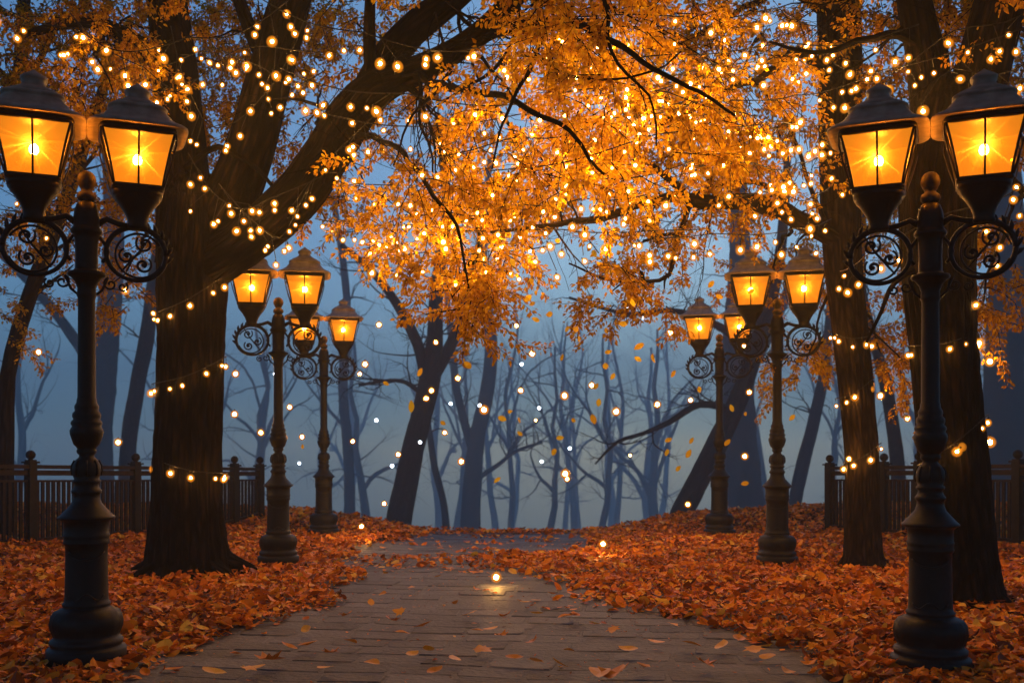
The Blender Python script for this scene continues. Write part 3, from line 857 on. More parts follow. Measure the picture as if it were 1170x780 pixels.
# --- thick tree left of the path
def tree_left():
    rng = random.Random(3)
    root = leafy('autumn_tree', 'massive dark forked tree left of the path, flared roots, bulb strings round its trunk')
    mb = MB(); fol = Foliage(31)
    D = 11.4
    base = at(216, 655, D); base.z = ground_z(base.x, base.y)
    root.location = base
    off = -base
    def T(mb_): mb_.v = [(v[0] - base.x, v[1] - base.y, v[2] - base.z) for v in mb_.v]
    px_limb(mb, [(216, 662, D, 118), (216, 645, D, 104), (215, 615, D, 93), (215, 580, D, 86), (215, 520, D, 83), (217, 450, D, 80), (218, 380, D, 81), (219, 320, D, 87), (222, 275, D, 96), (224, 235, D, 92), (222, 205, D, 66)], 96, 0.085, 0.07, 1.0)
    root_flare(mb, base, None, [(0.1, 0.80, 0.15), (-0.5, 0.66, 0.14), (-1.2, 0.55, 0.15), (-1.9, 0.55, 0.16), (-2.5, 0.62, 0.14), (3.1, 0.70, 0.14), (1.3, 0.6, 0.15), (2.2, 0.6, 0.15)])
    A = px_limb(mb, [(215, 300, D, 84), (212, 240, D, 70), (208, 180, D + .1, 62), (200, 90, D + .2, 54), (190, 0, D + .3, 48), (176, -110, D + .4, 40), (168, -230, D + .5, 26), (150, -380, D + .6, 10)], 56, 0.08, 0.09, 2.0)
    B = px_limb(mb, [(232, 290, D, 70), (262, 235, D - .1, 66), (288, 165, D - .25, 60), (306, 95, D - .4, 56), (324, 30, D - .5, 52), (346, -50, D - .6, 45), (380, -160, D - .7, 32), (395, -300, D - .8, 12)], 56, 0.08, 0.09, 3.0)
    C = px_limb(mb, [(236, 305, D, 66), (285, 272, D - .3, 62), (335, 228, D - .6, 60), (372, 180, D - .8, 57), (402, 132, D - 1.0, 56), (436, 97, D - 1.2, 46), (478, 80, D - 1.35, 36), (520, 58, D - 1.5, 31), (562, 26, D - 1.6, 27), (600, -18, D - 1.7, 24), (650, -75, D - 1.7, 16), (720, -130, D - 1.7, 8)], 56, 0.08, 0.09, 4.0)
    Dl = px_limb(mb, [(415, 118, D - 1.05, 46), (440, 72, D - 1.0, 42), (470, 36, D - 1.0, 40), (512, 2, D - 1.0, 38), (560, -40, D - 1.0, 28), (640, -120, D - 1.1, 12)], 32, 0.05, 0.10, 5.0)
    px_limb(mb, [(205, 110, D + .15, 26), (170, 60, D, 22), (120, 30, D - .2, 17), (85, 25, D - .3, 13), (30, 40, D - .5, 8)], 14, 0.04, 0.1, 6.0)
    px_limb(mb, [(310, 85, D - .4, 22), (280, 20, D - .3, 16), (262, -40, D - .2, 10)], 14, 0.04, 0.1, 6.5)
    px_limb(mb, [(425, 110, D - 1.1, 16), (422, 40, D - 1.2, 15), (424, -30, D - 1.3, 10)], 12, 0.03, 0.1, 6.7)
    px_limb(mb, [(560, 28, D - 1.6, 12), (640, 25, D - 2.7, 9), (700, 50, D - 3.3, 7), (770, 90, D - 3.5, 5), (840, 130, D - 3.4, 3)], 10, 0.03, 0.1, 7, 0, 0.05)
    px_limb(mb, [(470, 85, D - 1.3, 11), (520, 100, D - 2.3, 9), (580, 115, D - 3.0, 7), (650, 150, D - 3.2, 5), (690, 200, D - 3.2, 3)], 10, 0.03, 0.1, 8, 0, 0.06)
    px_limb(mb, [(395, 150, D - 1.0, 9), (440, 160, D - 1.9, 7), (480, 200, D - 2.5, 6), (520, 260, D - 2.6, 4), (535, 330, D - 2.5, 2)], 9, 0.03, 0.1, 9, 0, 0.05)
    px_limb(mb, [(215, 190, D - .2, 9), (250, 170, D - .4, 7), (300, 200, D - .6, 5), (345, 255, D - .8, 3)], 9, 0.03, 0.1, 10, 0, 0.05)
    for lm in ([(600, -18, D - 1.7, 12), (620, 40, D - 2.8, 10), (600, 90, D - 3.2, 8), (570, 150, D - 3.3, 5), (560, 190, D - 3.3, 3)],
               [(650, -75, D - 1.7, 11), (690, -10, D - 3.0, 9), (700, 60, D - 3.4, 7), (740, 110, D - 3.5, 5), (750, 170, D - 3.4, 3)],
               [(520, 58, D - 1.5, 9), (505, 95, D - 2.3, 7), (470, 130, D - 2.6, 5), (450, 190, D - 2.7, 3)],
               [(612, 60, D - 3.0, 6), (660, 90, D - 3.3, 5), (720, 90, D - 3.5, 4), (780, 60, D - 3.4, 3)]):
        px_limb(mb, [(a, b, d, w * .6) for a, b, d, w in lm], 8, 0.03, 0.1, lm[0][0], 0, 0.05)
    for _ in range(26):
        lim = rng.choice((C, C, Dl))
        i = rng.randint(len(lim[0]) // 2, len(lim[0]) - 2)
        twig(mb, lim[0][i], (rng.uniform(-.5, 1.2), -rng.uniform(.8, 1.5), rng.uniform(-.6, .5)), rng.uniform(1.6, 3.2), .016, rng, 0, 2, .08, 4, 5)
    for lim in (A, B, C, Dl):
        o, r = lim
        for _ in range(11):
            i = rng.randint(len(o) // 3, len(o) - 2)
            twig(mb, o[i], (rng.gauss(0, 1), rng.gauss(0, 1), rng.gauss(0.1, 0.6)), rng.uniform(0.9, 2.2), 0.026, rng, 0, 2, 0.12, 3, 6)
    # crown: the great mass over the path
    for (px, py, rx, ry, d, dd, n, at_) in (
        (505, 208, 88, 56, 9.6, 1.0, 40, (470, 80, D - 1.3)), (612, 138, 100, 74, 9.2, 1.2, 62, (520, 58, D - 1.5)),
        (620, 212, 100, 40, 9.4, 1.0, 40, (560, 110, D - 1.7)), (700, 60, 120, 80, 9.0, 1.2, 66, (600, -18, D - 1.7)),
        (720, 155, 105, 62, 9.3, 1.2, 56, (640, 25, D - 1.7)), (650, 10, 80, 50, 9.0, 1.0, 34, (600, 0, D - 1.7)),
        (475, 268, 66, 22, 9.8, 0.6, 18, (480, 220, D - 1.5)), (545, 305, 50, 40, 9.5, 0.5, 26, (520, 230, D - 1.6)), (532, 345, 24, 26, 9.5, 0.3, 12, (540, 300, 9.5)),
        (640, -60, 260, 90, 9.0, 1.6, 60, (600, -18, D - 1.7)), (430, 40, 80, 60, 11.6, 0.8, 24, (440, 72, D - 1.0)), (420, 220, 40, 50, 11.8, 0.7, 10, (400, 150, D - 1)),
        (330, 20, 90, 40, 12.2, 0.8, 16, (324, 30, D - .5)), (300, 150, 60, 60, 12.6, 0.8, 10, (300, 120, D - .4)), (250, 70, 40, 80, 12.4, 0.6, 16, (200, 90, D + .2)),
        (90, 70, 80, 70, 11.4, 1.0, 34, (120, 30, D - .2)), (130, 110, 50, 50, 10.6, 0.6, 16, (120, 30, D - .2)), (50, 120, 60, 60, 12.0, 0.8, 16, (85, 25, D - .3)),
        (150, 20, 90, 40, 11.2, 0.8, 20, (150, 50, D - .1)), (60, 240, 60, 60, 12.6, 0.7, 14, (120, 150, D)), (150, 240, 40, 60, 12.4, 0.5, 12, (190, 190, D)),
        (130, 320, 50, 40, 12.8, 0.5, 9, (170, 260, D)), (170, -110, 230, 90, 11.2, 1.8, 46, (176, -110, D + .4)), (400, -170, 240, 90, 10.8, 1.8, 50, (380, -160, D - .7)),
        (350, 240, 30, 18, 10.6, 0.4, 6, (345, 225, D - .6)),
        (300, 60, 60, 70, 13.6, .9, 22, (306, 95, D - .4)), (370, 90, 60, 90, 13.4, .9, 26, (372, 180, D - .8)), (250, 150, 30, 70, 13.4, .5, 14, (262, 235, D - .1)),
        (400, 20, 70, 40, 13.6, .8, 18, (436, 97, D - 1.2)), (190, 40, 60, 50, 13.4, .8, 16, (200, 90, D + .2)), (60, 30, 90, 50, 13.0, .8, 24, (85, 25, D - .3)),
        (20, 190, 40, 60, 12.6, .6, 14, (60, 130, D)), (130, 200, 50, 50, 12.6, .6, 14, (190, 190, D)), (400, 250, 36, 40, 12.6, .5, 8, (372, 180, D - .8)), (470, 150, 60, 50, 11.2, .5, 18, (478, 80, D - 1.35)), (10, 330, 20, 90, 13.5, 0.4, 7, None)):
        blob(fol, mb, px, py, rx, ry, d, dd, n, rng, 1.0, 0.52 if px > 380 else 0.40, 0.4, attach=at_)
    shade_leaves(fol, base, [(-3.2, 6.5, 8.4, 4.2, 4.5, 1.6), (-2.5, 1.0, 7.2, 4.5, 4.5, 1.8), (-6.5, 8, 8.5, 3.5, 5, 1.6), (-7, 1, 7.5, 4, 5, 1.8)], 7000, 91)  # added leaves out of view, they shade the foreground
    T(mb)
    fol.b = [p - base for p in fol.b]
    mb.build('trunk', M_BARK, root); fol.build(root)
tree_left()

def tree_slender():
    rng = random.Random(8)
    root = leafy('autumn_tree', 'slender brown straight trunk right of the path with a long bough reaching over it')
    mb = MB(); fol = Foliage(41)
    D = 12.1
    base = at(986, 645, D); base.z = ground_z(base.x, base.y); root.location = base
    px_limb(mb, [(987, 652, D, 62), (986, 630, D, 48), (985, 580, D, 42), (984, 520, D, 41), (977, 440, D, 42), (970, 370, D, 44), (963, 300, D, 46), (960, 220, D, 50), (959, 120, D, 53), (958, 20, D, 54), (950, -90, D, 46), (955, -220, D, 30), (945, -380, D, 10)], 72, 0.055, 0.07, 21.0)
    root_flare(mb, base, None, [(0.2, 0.36, 0.075), (-0.9, 0.30, 0.08), (-2.0, 0.28, 0.08), (2.9, 0.30, 0.08), (1.6, 0.3, 0.08)], 0.45)
    b1 = px_limb(mb, [(958, 278, D, 24), (925, 256, D - .3, 22), (880, 236, D - .7, 21), (835, 230, D - 1.0, 19), (800, 232, D - 1.2, 17), (772, 226, D - 1.4, 13), (735, 232, D - 2.0, 11), (690, 248, D - 2.6, 9), (630, 258, D - 3, 6), (560, 262, D - 3.2, 3)], 16, 0.05, 0.1, 22, 0, 0.03)
    px_limb(mb, [(785, 228, D - 1.3, 10), (760, 200, D - 1.5, 8), (735, 180, D - 1.6, 6), (700, 160, D - 1.7, 4)], 10, 0.03, 0.1, 23, 0, 0.04)
    px_limb(mb, [(790, 232, D - 1.25, 8), (775, 270, D - 1.3, 6), (765, 315, D - 1.3, 5), (735, 322, D - 1.3, 4), (690, 318, D - 1.3, 3), (650, 300, D - 1.3, 2)], 9, 0.03, 0.1, 24, 0, 0.03)
    px_limb(mb, [(905, 246, D - .5, 9), (880, 215, D - .6, 7), (840, 208, D - .8, 6), (790, 222, D - 1.1, 4)], 9, 0.03, 0.1, 25, 0, 0.03)
    px_limb(mb, [(957, 100, D, 18), (915, 60, D - 1.0, 13), (870, 90, D - 2.0, 9), (800, 110, D - 2.6, 6), (750, 150, D - 2.8, 3)], 12, 0.03, 0.1, 26, 0, 0.03)
    px_limb(mb, [(948, 262, D - .1, 6), (925, 210, D - .2, 5), (900, 140, D - .4, 4), (850, 80, D - .6, 3)], 9, 0.03, 0.1, 27, 0, 0.03)
    px_limb(mb, [(950, 20, D, 14), (900, -10, D - .3, 10), (850, 10, D - .5, 7), (760, 60, D - .9, 4)], 10, 0.03, 0.1, 28, 0, 0.04)
    o, r = b1
    for _ in range(12):
        i = rng.randint(6, len(o) - 2)
        twig(mb, o[i], (rng.gauss(-.4, .7), rng.gauss(0, .7), rng.gauss(0, .6)), rng.uniform(.5, 1.2), 0.012, rng, 0, 2, .15, 3, 5)
    for (px, py, rx, ry, d, dd, n, at_) in (
        (840, 100, 90, 75, 10.6, 1.0, 54, (870, 40, D - .5)), (890, 180, 60, 70, 11.2, 0.8, 26, (900, 140, D - .4)), (790, 165, 70, 50, 10.6, 0.8, 28, (760, 200, D - 1.5)),
        (850, 30, 110, 50, 11.0, 1.0, 40, (860, 15, D - .5)), (720, 290, 60, 36, 10.6, 0.5, 20, (775, 270, D - 1.3)), (700, 330, 40, 26, 10.7, 0.4, 11, (735, 322, D - 1.3)),
        (760, 330, 40, 30, 10.8, 0.4, 13, (765, 315, D - 1.3)), (905, 300, 45, 40, 14.4, 0.5, 16, (925, 256, D - .3)), (920, 415, 34, 32, 13.0, 0.4, 17, (950, 330, D)),
        (880, 330, 40, 60, 14.6, 0.4, 14, (905, 260, D - .4)), (870, 225, 60, 20, 12.6, 0.4, 10, (880, 236, D - .7)),
        (1010, 110, 40, 110, 13.2, 0.8, 24, (960, 60, D)), (1010, 270, 40, 80, 13.4, 0.7, 22, (963, 220, D)), (1005, 400, 36, 50, 13.2, 0.5, 15, (970, 330, D)), (1040, 420, 24, 40, 12.2, .4, 6, (975, 340, D)),
        (900, -120, 230, 90, 11.4, 1.6, 46, (950, -90, D)), (1080, 330, 40, 40, 12.6, .4, 8, None), (790, 250, 30, 16, 11.6, .3, 5, (800, 232, D - 1.2))):
        blob(fol, mb, px, py, rx, ry, d, dd, n, rng, 1.0, 0.50 if px < 930 else 0.38, 0.4, attach=at_)
    mb.v = [(v[0] - base.x, v[1] - base.y, v[2] - base.z) for v in mb.v]
    fol.b = [p - base for p in fol.b]
    mb.build('trunk', M_BARK2, root); fol.build(root)
tree_slender()

def tree_right():
    rng = random.Random(15)
    root = leafy('autumn_tree', 'thick black forked trunk at the right behind the front lamp post')
    mb = MB(); fol = Foliage(51)
    D = 9.4
    base = at(1098, 685, D); base.z = ground_z(base.x, base.y); root.location = base
    px_limb(mb, [(1098, 694, D, 122), (1097, 670, D, 100), (1094, 630, D, 88), (1090, 560, D, 82), (1084, 470, D, 78), (1078, 390, D, 78), (1073, 310, D, 84), (1072, 240, D, 94), (1078, 185, D, 108), (1086, 130, D, 104), (1090, 95, D, 70)], 80, 0.085, 0.07, 31.0)
    root_flare(mb, base, None, [(0.1, 0.52, 0.12), (-0.8, 0.46, 0.12), (-1.7, 0.44, 0.13), (-2.6, 0.46, 0.12), (2.9, 0.46, 0.12), (1.6, 0.5, 0.13)])
    A = px_limb(mb, [(1070, 190, D, 62), (1066, 130, D, 54), (1056, 60, D + .1, 46), (1044, 0, D + .2, 42), (1028, -90, D + .3, 34), (1020, -230, D + .4, 12)], 48, 0.08, 0.09, 32)
    B = px_limb(mb, [(1092, 190, D, 76), (1112, 120, D - .1, 70), (1128, 60, D - .2, 66), (1146, -5, D - .3, 62), (1172, -100, D - .4, 46), (1190, -240, D - .5, 16)], 48, 0.08, 0.09, 33)
    px_limb(mb, [(1060, 70, D + .1, 14), (1030, 40, D, 11), (985, 48, D - .2, 8), (930, 60, D - .5, 5), (880, 50, D - .7, 3)], 10, 0.03, 0.1, 34, 0, 0.04)
    px_limb(mb, [(1110, 150, D - .1, 16), (1140, 190, D - .2, 12), (1170, 220, D - .4, 9), (1210, 260, D - .5, 6)], 10, 0.03, 0.1, 35, 0, 0.04)
    px_limb(mb, [(1060, 300, D, 10), (1030, 315, D - .2, 7), (1010, 345, D - .3, 5), (990, 390, D - .4, 3)], 10, 0.03, 0.1, 36, 0, 0.03)
    for o, r in (A, B):
        for _ in range(8):
            i = rng.randint(len(o) // 3, len(o) - 2)
            twig(mb, o[i], (rng.gauss(0, 1), rng.gauss(0, 1), rng.gauss(0.1, 0.6)), rng.uniform(.8, 1.8), 0.022, rng, 0, 2, .12, 3, 6)
    for (px, py, rx, ry, d, dd, n, at_) in (
        (1150, 170, 50, 60, 10.4, .7, 22, (1140, 190, D - .2)), (1155, 280, 40, 60, 10.8, .6, 18, (1170, 220, D - .4)), (1120, 350, 26, 26, 10.8, .3, 7, (1150, 250, D)),
        (1085, 30, 30, 50, 10.6, .5, 12, (1100, 120, D)), (1010, 30, 50, 50, 10.6, .6, 14, (1030, 40, D)), (1160, 60, 30, 50, 10.6, .5, 10, (1140, 40, D)), (1060, -110, 200, 80, 9.4, 1.6, 40, (1028, -90, D + .3)), (1190, -60, 100, 90, 9.4, 1.2, 20, (1172, -100, D - .4)), (1020, 70, 40, 80, 11.6, .7, 18, (1056, 60, D + .1)), (1150, 110, 40, 60, 11.4, .6, 16, (1140, 40, D)), (1095, 20, 30, 40, 11.4, .5, 10, (1090, 95, D))):
        blob(fol, mb, px, py, rx, ry, d, dd, n, rng, 1.0, 0.36, 0.4, attach=at_)
    shade_leaves(fol, base, [(3.2, 6.5, 8.4, 4.2, 4.5, 1.6), (2.5, 1.0, 7.2, 4.5, 4.5, 1.8), (6.5, 8, 8.5, 3.5, 5, 1.6), (7, 1, 7.5, 4, 5, 1.8), (0, -5, 7, 8, 4, 1.8), (-6, -7, 4.6, 5, 3.4, 3.6), (6, -7, 4.6, 5, 3.4, 3.6), (0, -9, 4, 6, 2.5, 3.4)], 7000, 92)  # branchless leaf clumps added above and behind the viewer to block sky light
    mb.v = [(v[0] - base.x, v[1] - base.y, v[2] - base.z) for v in mb.v]
    fol.b = [p - base for p in fol.b]
    mb.build('trunk', M_BARK, root); fol.build(root)
tree_right()

# --- bare trees in the fog
def bare_tree(label, limbs, seed, twigs=26, tl=(1.2, 3.2), group=None, mat=None, far=1.0):
    rng = random.Random(seed)
    mb = MB(); br = MB(); parts = [('trunk', mb), ('crown', br)]
    limbs = [[(a, c, d * far, w) for a, c, d, w in lim] for lim in limbs]
    px0, py0, d0, w0 = limbs[0][0]
    ts = max(1.0, d0 / 45)
    b = at(px0, py0, d0); b.z = ground_z(b.x, b.y) - 0.1
    root = empty('bare_tree', b)
    tag(root, label, 'bare tree', group)
    for k, lim in enumerate(limbs):
        P = [at(a, c, d) for a, c, d, w in lim]; R = [w * d / F / 2 for a, c, d, w in lim]
        if k == 0:
            P.insert(0, b.copy()); R.insert(0, R[0] * 1.25)
        o, r = catmull(P, R, 0.4)
        tgt = br
        if k: tgt = MB(); parts.append(('branch', tgt))
        (mb if k == 0 else tgt).tube(o, r, 14 if k == 0 else 9, 0, 0.04, 14, seed)
        i0 = len(o) // 2 if k == 0 else 2
        for _ in range(twigs if k == 0 else twigs // 2):
            i = rng.randint(min(i0, len(o) - 3), len(o) - 2)
            t = (o[i + 1] - o[i]).normalized()
            twig(tgt, o[i], t * 0.5 + Vector((rng.gauss(0, .8), rng.gauss(0, .5), rng.gauss(.25, .5))), rng.uniform(*tl) * ts, min(r[i] * 0.5, 0.05 * ts), rng, 0, 2, -0.02, 3, 5)
    for nm, m_ in parts:
        m_.v = [(v[0] - b.x, v[1] - b.y, v[2] - b.z) for v in m_.v]
        m_.build(nm, mat or M_FARBARK, root)
    return root

bare_tree('dark bare tree leaning right with a three way fork, beyond the crest left of centre', [
    [(455, 604, 43.7, 30), (466, 540, 43.7, 27), (480, 480, 43.7, 25), (492, 430, 43.7, 25), (497, 385, 43.7, 19), (499, 330, 43.7, 16), (510, 240, 43.7, 12), (500, 130, 43.7, 7)],
    [(488, 440, 43.7, 17), (478, 395, 43.7, 13), (455, 350, 43.7, 11), (425, 310, 43.7, 9), (390, 280, 43.7, 6)],
    [(494, 432, 43.7, 16), (512, 400, 43.7, 14), (524, 372, 43.7, 13), (536, 320, 43.7, 10), (560, 240, 43.7, 7)],
    [(483, 450, 43.7, 7), (462, 436, 43.7, 5), (440, 435, 43.7, 4), (410, 440, 43.7, 3)]], 101, 20, far=1.25)
bare_tree('grey bare tree with a narrow V fork standing just right of the leaning dark one', [
    [(537, 606, 60.3, 24), (540, 550, 60.3, 21), (545, 500, 60.3, 19), (556, 450, 60.3, 17), (561, 400, 60.3, 15), (557, 350, 60.3, 13), (552, 280, 60.3, 10), (560, 180, 60.3, 6)],
    [(542, 520, 60.3, 11), (530, 480, 60.3, 10), (521, 440, 60.3, 9), (516, 390, 60.3, 8), (508, 320, 60.3, 6)],
    [(548, 545, 60.3, 6), (570, 530, 60.3, 5), (590, 515, 60.3, 4), (620, 505, 60.3, 3)]], 102, 22, far=2.4)
bare_tree('thin crooked sapling between the leaning dark tree and the forked grey one', [
    [(510, 604, 54.1, 9), (506, 570, 54.1, 8), (497, 535, 54.1, 8), (491, 495, 54.1, 7), (486, 450, 54.1, 5), (490, 380, 54.1, 3)]], 103, 12, (.8, 1.8), far=1.8)
bare_tree('leaning dark bare trunk beside the farthest right lamp with a long low bough', [
    [(772, 604, 40.6, 26), (795, 555, 40.6, 25), (820, 505, 40.6, 25), (846, 450, 40.6, 22), (866, 390, 40.6, 18), (890, 300, 40.6, 13), (900, 180, 40.6, 8)],
    [(838, 468, 40.6, 9), (800, 462, 40.2, 8), (765, 482, 39.8, 7), (735, 495, 39.5, 5), (705, 505, 39.5, 4), (680, 530, 39.5, 2)],
    [(860, 400, 40.6, 11), (820, 372, 40.3, 9), (770, 355, 39.9, 7), (715, 358, 39.5, 5), (650, 340, 39.5, 3)]], 104, 22, far=1.2)
bare_tree('broad faded bare trunk directly behind the farthest right lamp', [
    [(856, 602, 56.2, 46), (850, 550, 56.2, 40), (845, 480, 56.2, 37), (842, 400, 56.2, 33), (846, 300, 56.2, 26), (840, 160, 56.2, 14)],
    [(846, 440, 56.2, 16), (880, 380, 56.2, 13), (905, 320, 56.2, 10)]], 105, 20, far=1.9)
bare_tree('dark leaning trunk seen between the right lamps and the end of the right fence', [
    [(905, 598, 49.9, 16), (915, 540, 49.9, 15), (930, 480, 49.9, 14), (942, 420, 49.9, 11), (950, 330, 49.9, 7)]], 106, 14, far=1.6)
bare_tree('thin dark curved trunk between the slender tree and the front right lamp', [
    [(1027, 560, 37.4, 17), (1022, 500, 37.4, 16), (1012, 440, 37.4, 14), (1002, 400, 37.4, 12), (985, 320, 37.4, 8), (990, 200, 37.4, 5)]], 107, 10, far=1.2)
bare_tree('wide faded trunk behind the right fence at the edge of the view', [
    [(1148, 580, 47.8, 52), (1146, 500, 47.8, 46), (1148, 400, 47.8, 43), (1152, 300, 47.8, 38), (1150, 180, 47.8, 28), (1140, 60, 47.8, 16)]], 108, 14, far=1.8)
bare_tree('thin black trunk leaning right over the left fence, forked behind the front left lanterns', [
    [(6, 560, 15.0, 19), (7, 500, 15.0, 18), (9, 430, 15.0, 17), (22, 375, 15.0, 17), (42, 315, 15.0, 17), (68, 250, 15.0, 16), (92, 180, 15.0, 14), (118, 100, 15.0, 11), (150, 20, 15.0, 8)],
    [(60, 265, 15.0, 12), (36, 190, 14.8, 14), (24, 110, 14.6, 16), (26, 30, 14.5, 14), (30, -60, 14.5, 10)],
    [(28, 100, 14.6, 9), (50, 60, 14.5, 7), (70, 20, 14.4, 5)]], 109, 12, (.8, 2.0))
bare_tree('dark bare trunk between the front left lamp and the thick tree, behind the fence', [
    [(145, 560, 41.6, 20), (148, 500, 41.6, 18), (157, 440, 41.6, 17), (167, 390, 41.6, 17), (173, 340, 41.6, 15), (182, 250, 41.6, 11), (176, 120, 41.6, 7)]], 110, 14, far=1.5)
bare_tree('broad faded trunk behind the fence just right of the front left lamp post', [
    [(112, 570, 56.2, 36), (112, 500, 56.2, 32), (118, 430, 56.2, 30), (124, 360, 56.2, 27), (130, 260, 56.2, 22), (120, 120, 56.2, 12)],
    [(118, 440, 56.2, 14), (80, 380, 56.2, 12), (40, 330, 56.2, 10), (0, 290, 56.2, 8)]], 111, 18, far=1.9)
bare_tree('slim faded trunk right of the thick left tree, seen under the lamp lanterns', [
    [(400, 600, 68.6, 13), (398, 520, 68.6, 12), (392, 440, 68.6, 11), (396, 340, 68.6, 9), (380, 220, 68.6, 6)]], 112, 16, far=2.2)

def far_trees():
    """paler bare trees further into the fog; each its own tree"""
    rng = random.Random(77)
    protos = []
    for k in range(7):
        mb = MB(); br = MB()
        H = rng.uniform(10, 14)
        lean = rng.uniform(-.12, .12)
        P, x, y = [], 0.0, 0.0
        R = []
        nn = 9
        r0 = rng.uniform(.20, .36)
        for i in range(nn):
            t = i / (nn - 1)
            P.append((x, y, H * t)); R.append(r0 * (1 - .85 * t) + .015)
            x += rng.gauss(lean, .22); y += rng.gauss(0, .2)
        o, r = catmull([Vector(p) for p in P], R, .5)
        mb.tube(o, r, 9, 0, .04, 12, k)
        for _ in range(rng.randint(2, 3)):
            i = rng.randint(len(o) // 4, len(o) // 2)
            a = rng.choice((-1, 1)) * rng.uniform(.35, .8)
            twig(br, o[i], (a, rng.gauss(0, .3), 1.0), rng.uniform(5, 8), r[i] * .65, rng, 0, 2, -.03, 3, 6)
        for _ in range(7):
            i = rng.randint(len(o) // 4, len(o) - 2)
            twig(br, o[i], (rng.gauss(0, 1), rng.gauss(0, .8), rng.gauss(.35, .5)), rng.uniform(1.5, 4), min(.05, r[i] * .5), rng, 0, 2, -.02, 3, 4)
        protos.append((mb, br))
    meshes = []
    spots = []
    for (px, d) in ((628, 48), (690, 44), (740, 56), (430, 50), (345, 36), (300, 30), (285, 44), (60, 34), (20, 40), (200, 38), (420, 56), (520, 70), (600, 64), (655, 75), (705, 80), (800, 45), (880, 40), (960, 34), (1010, 44), (1040, 32), (1110, 38), (980, 58), (910, 66), (830, 72), (340, 64), (250, 58), (120, 52), (80, 66), (1090, 54), (1160, 46), (560, 84), (590, 58), (735, 90), (660, 95), (490, 88), (380, 80), (935, 88), (575, 110), (640, 108), (695, 115), (755, 109), (505, 104), (405, 108), (310, 105), (1120, 96)):
        if rng.random() < .36: continue
        spots.append((px + rng.uniform(-8, 8), max(d, 50) * 4.6))
    base_objs = {}
    for i, (px, d) in enumerate(spots):
        k = rng.randint(0, 6)
        x = (px - 585) / F * d
        z = ground_z(x, d) - .1
        if k not in base_objs:
            root = empty('bare_tree', (x, d, z))
            mb, br = protos[k]
            mb.build('trunk', M_FARBARK, root); br.build('crown', M_FARBARK, root)
            base_objs[k] = root
        else:
            root = copy_tree(base_objs[k])
            root.location = (x, d, z)
        s = rng.uniform(0.9, 1.4) + d / 62
        root.scale = (s * .8 * rng.choice((-1, 1)), s * .8, s)
        root.rotation_euler.z = rng.uniform(-.5, .5)
        tag(root, 'pale bare tree standing deep in the blue fog beyond the crest', 'bare tree', 'faint bare trees deep in the fog')
far_trees()

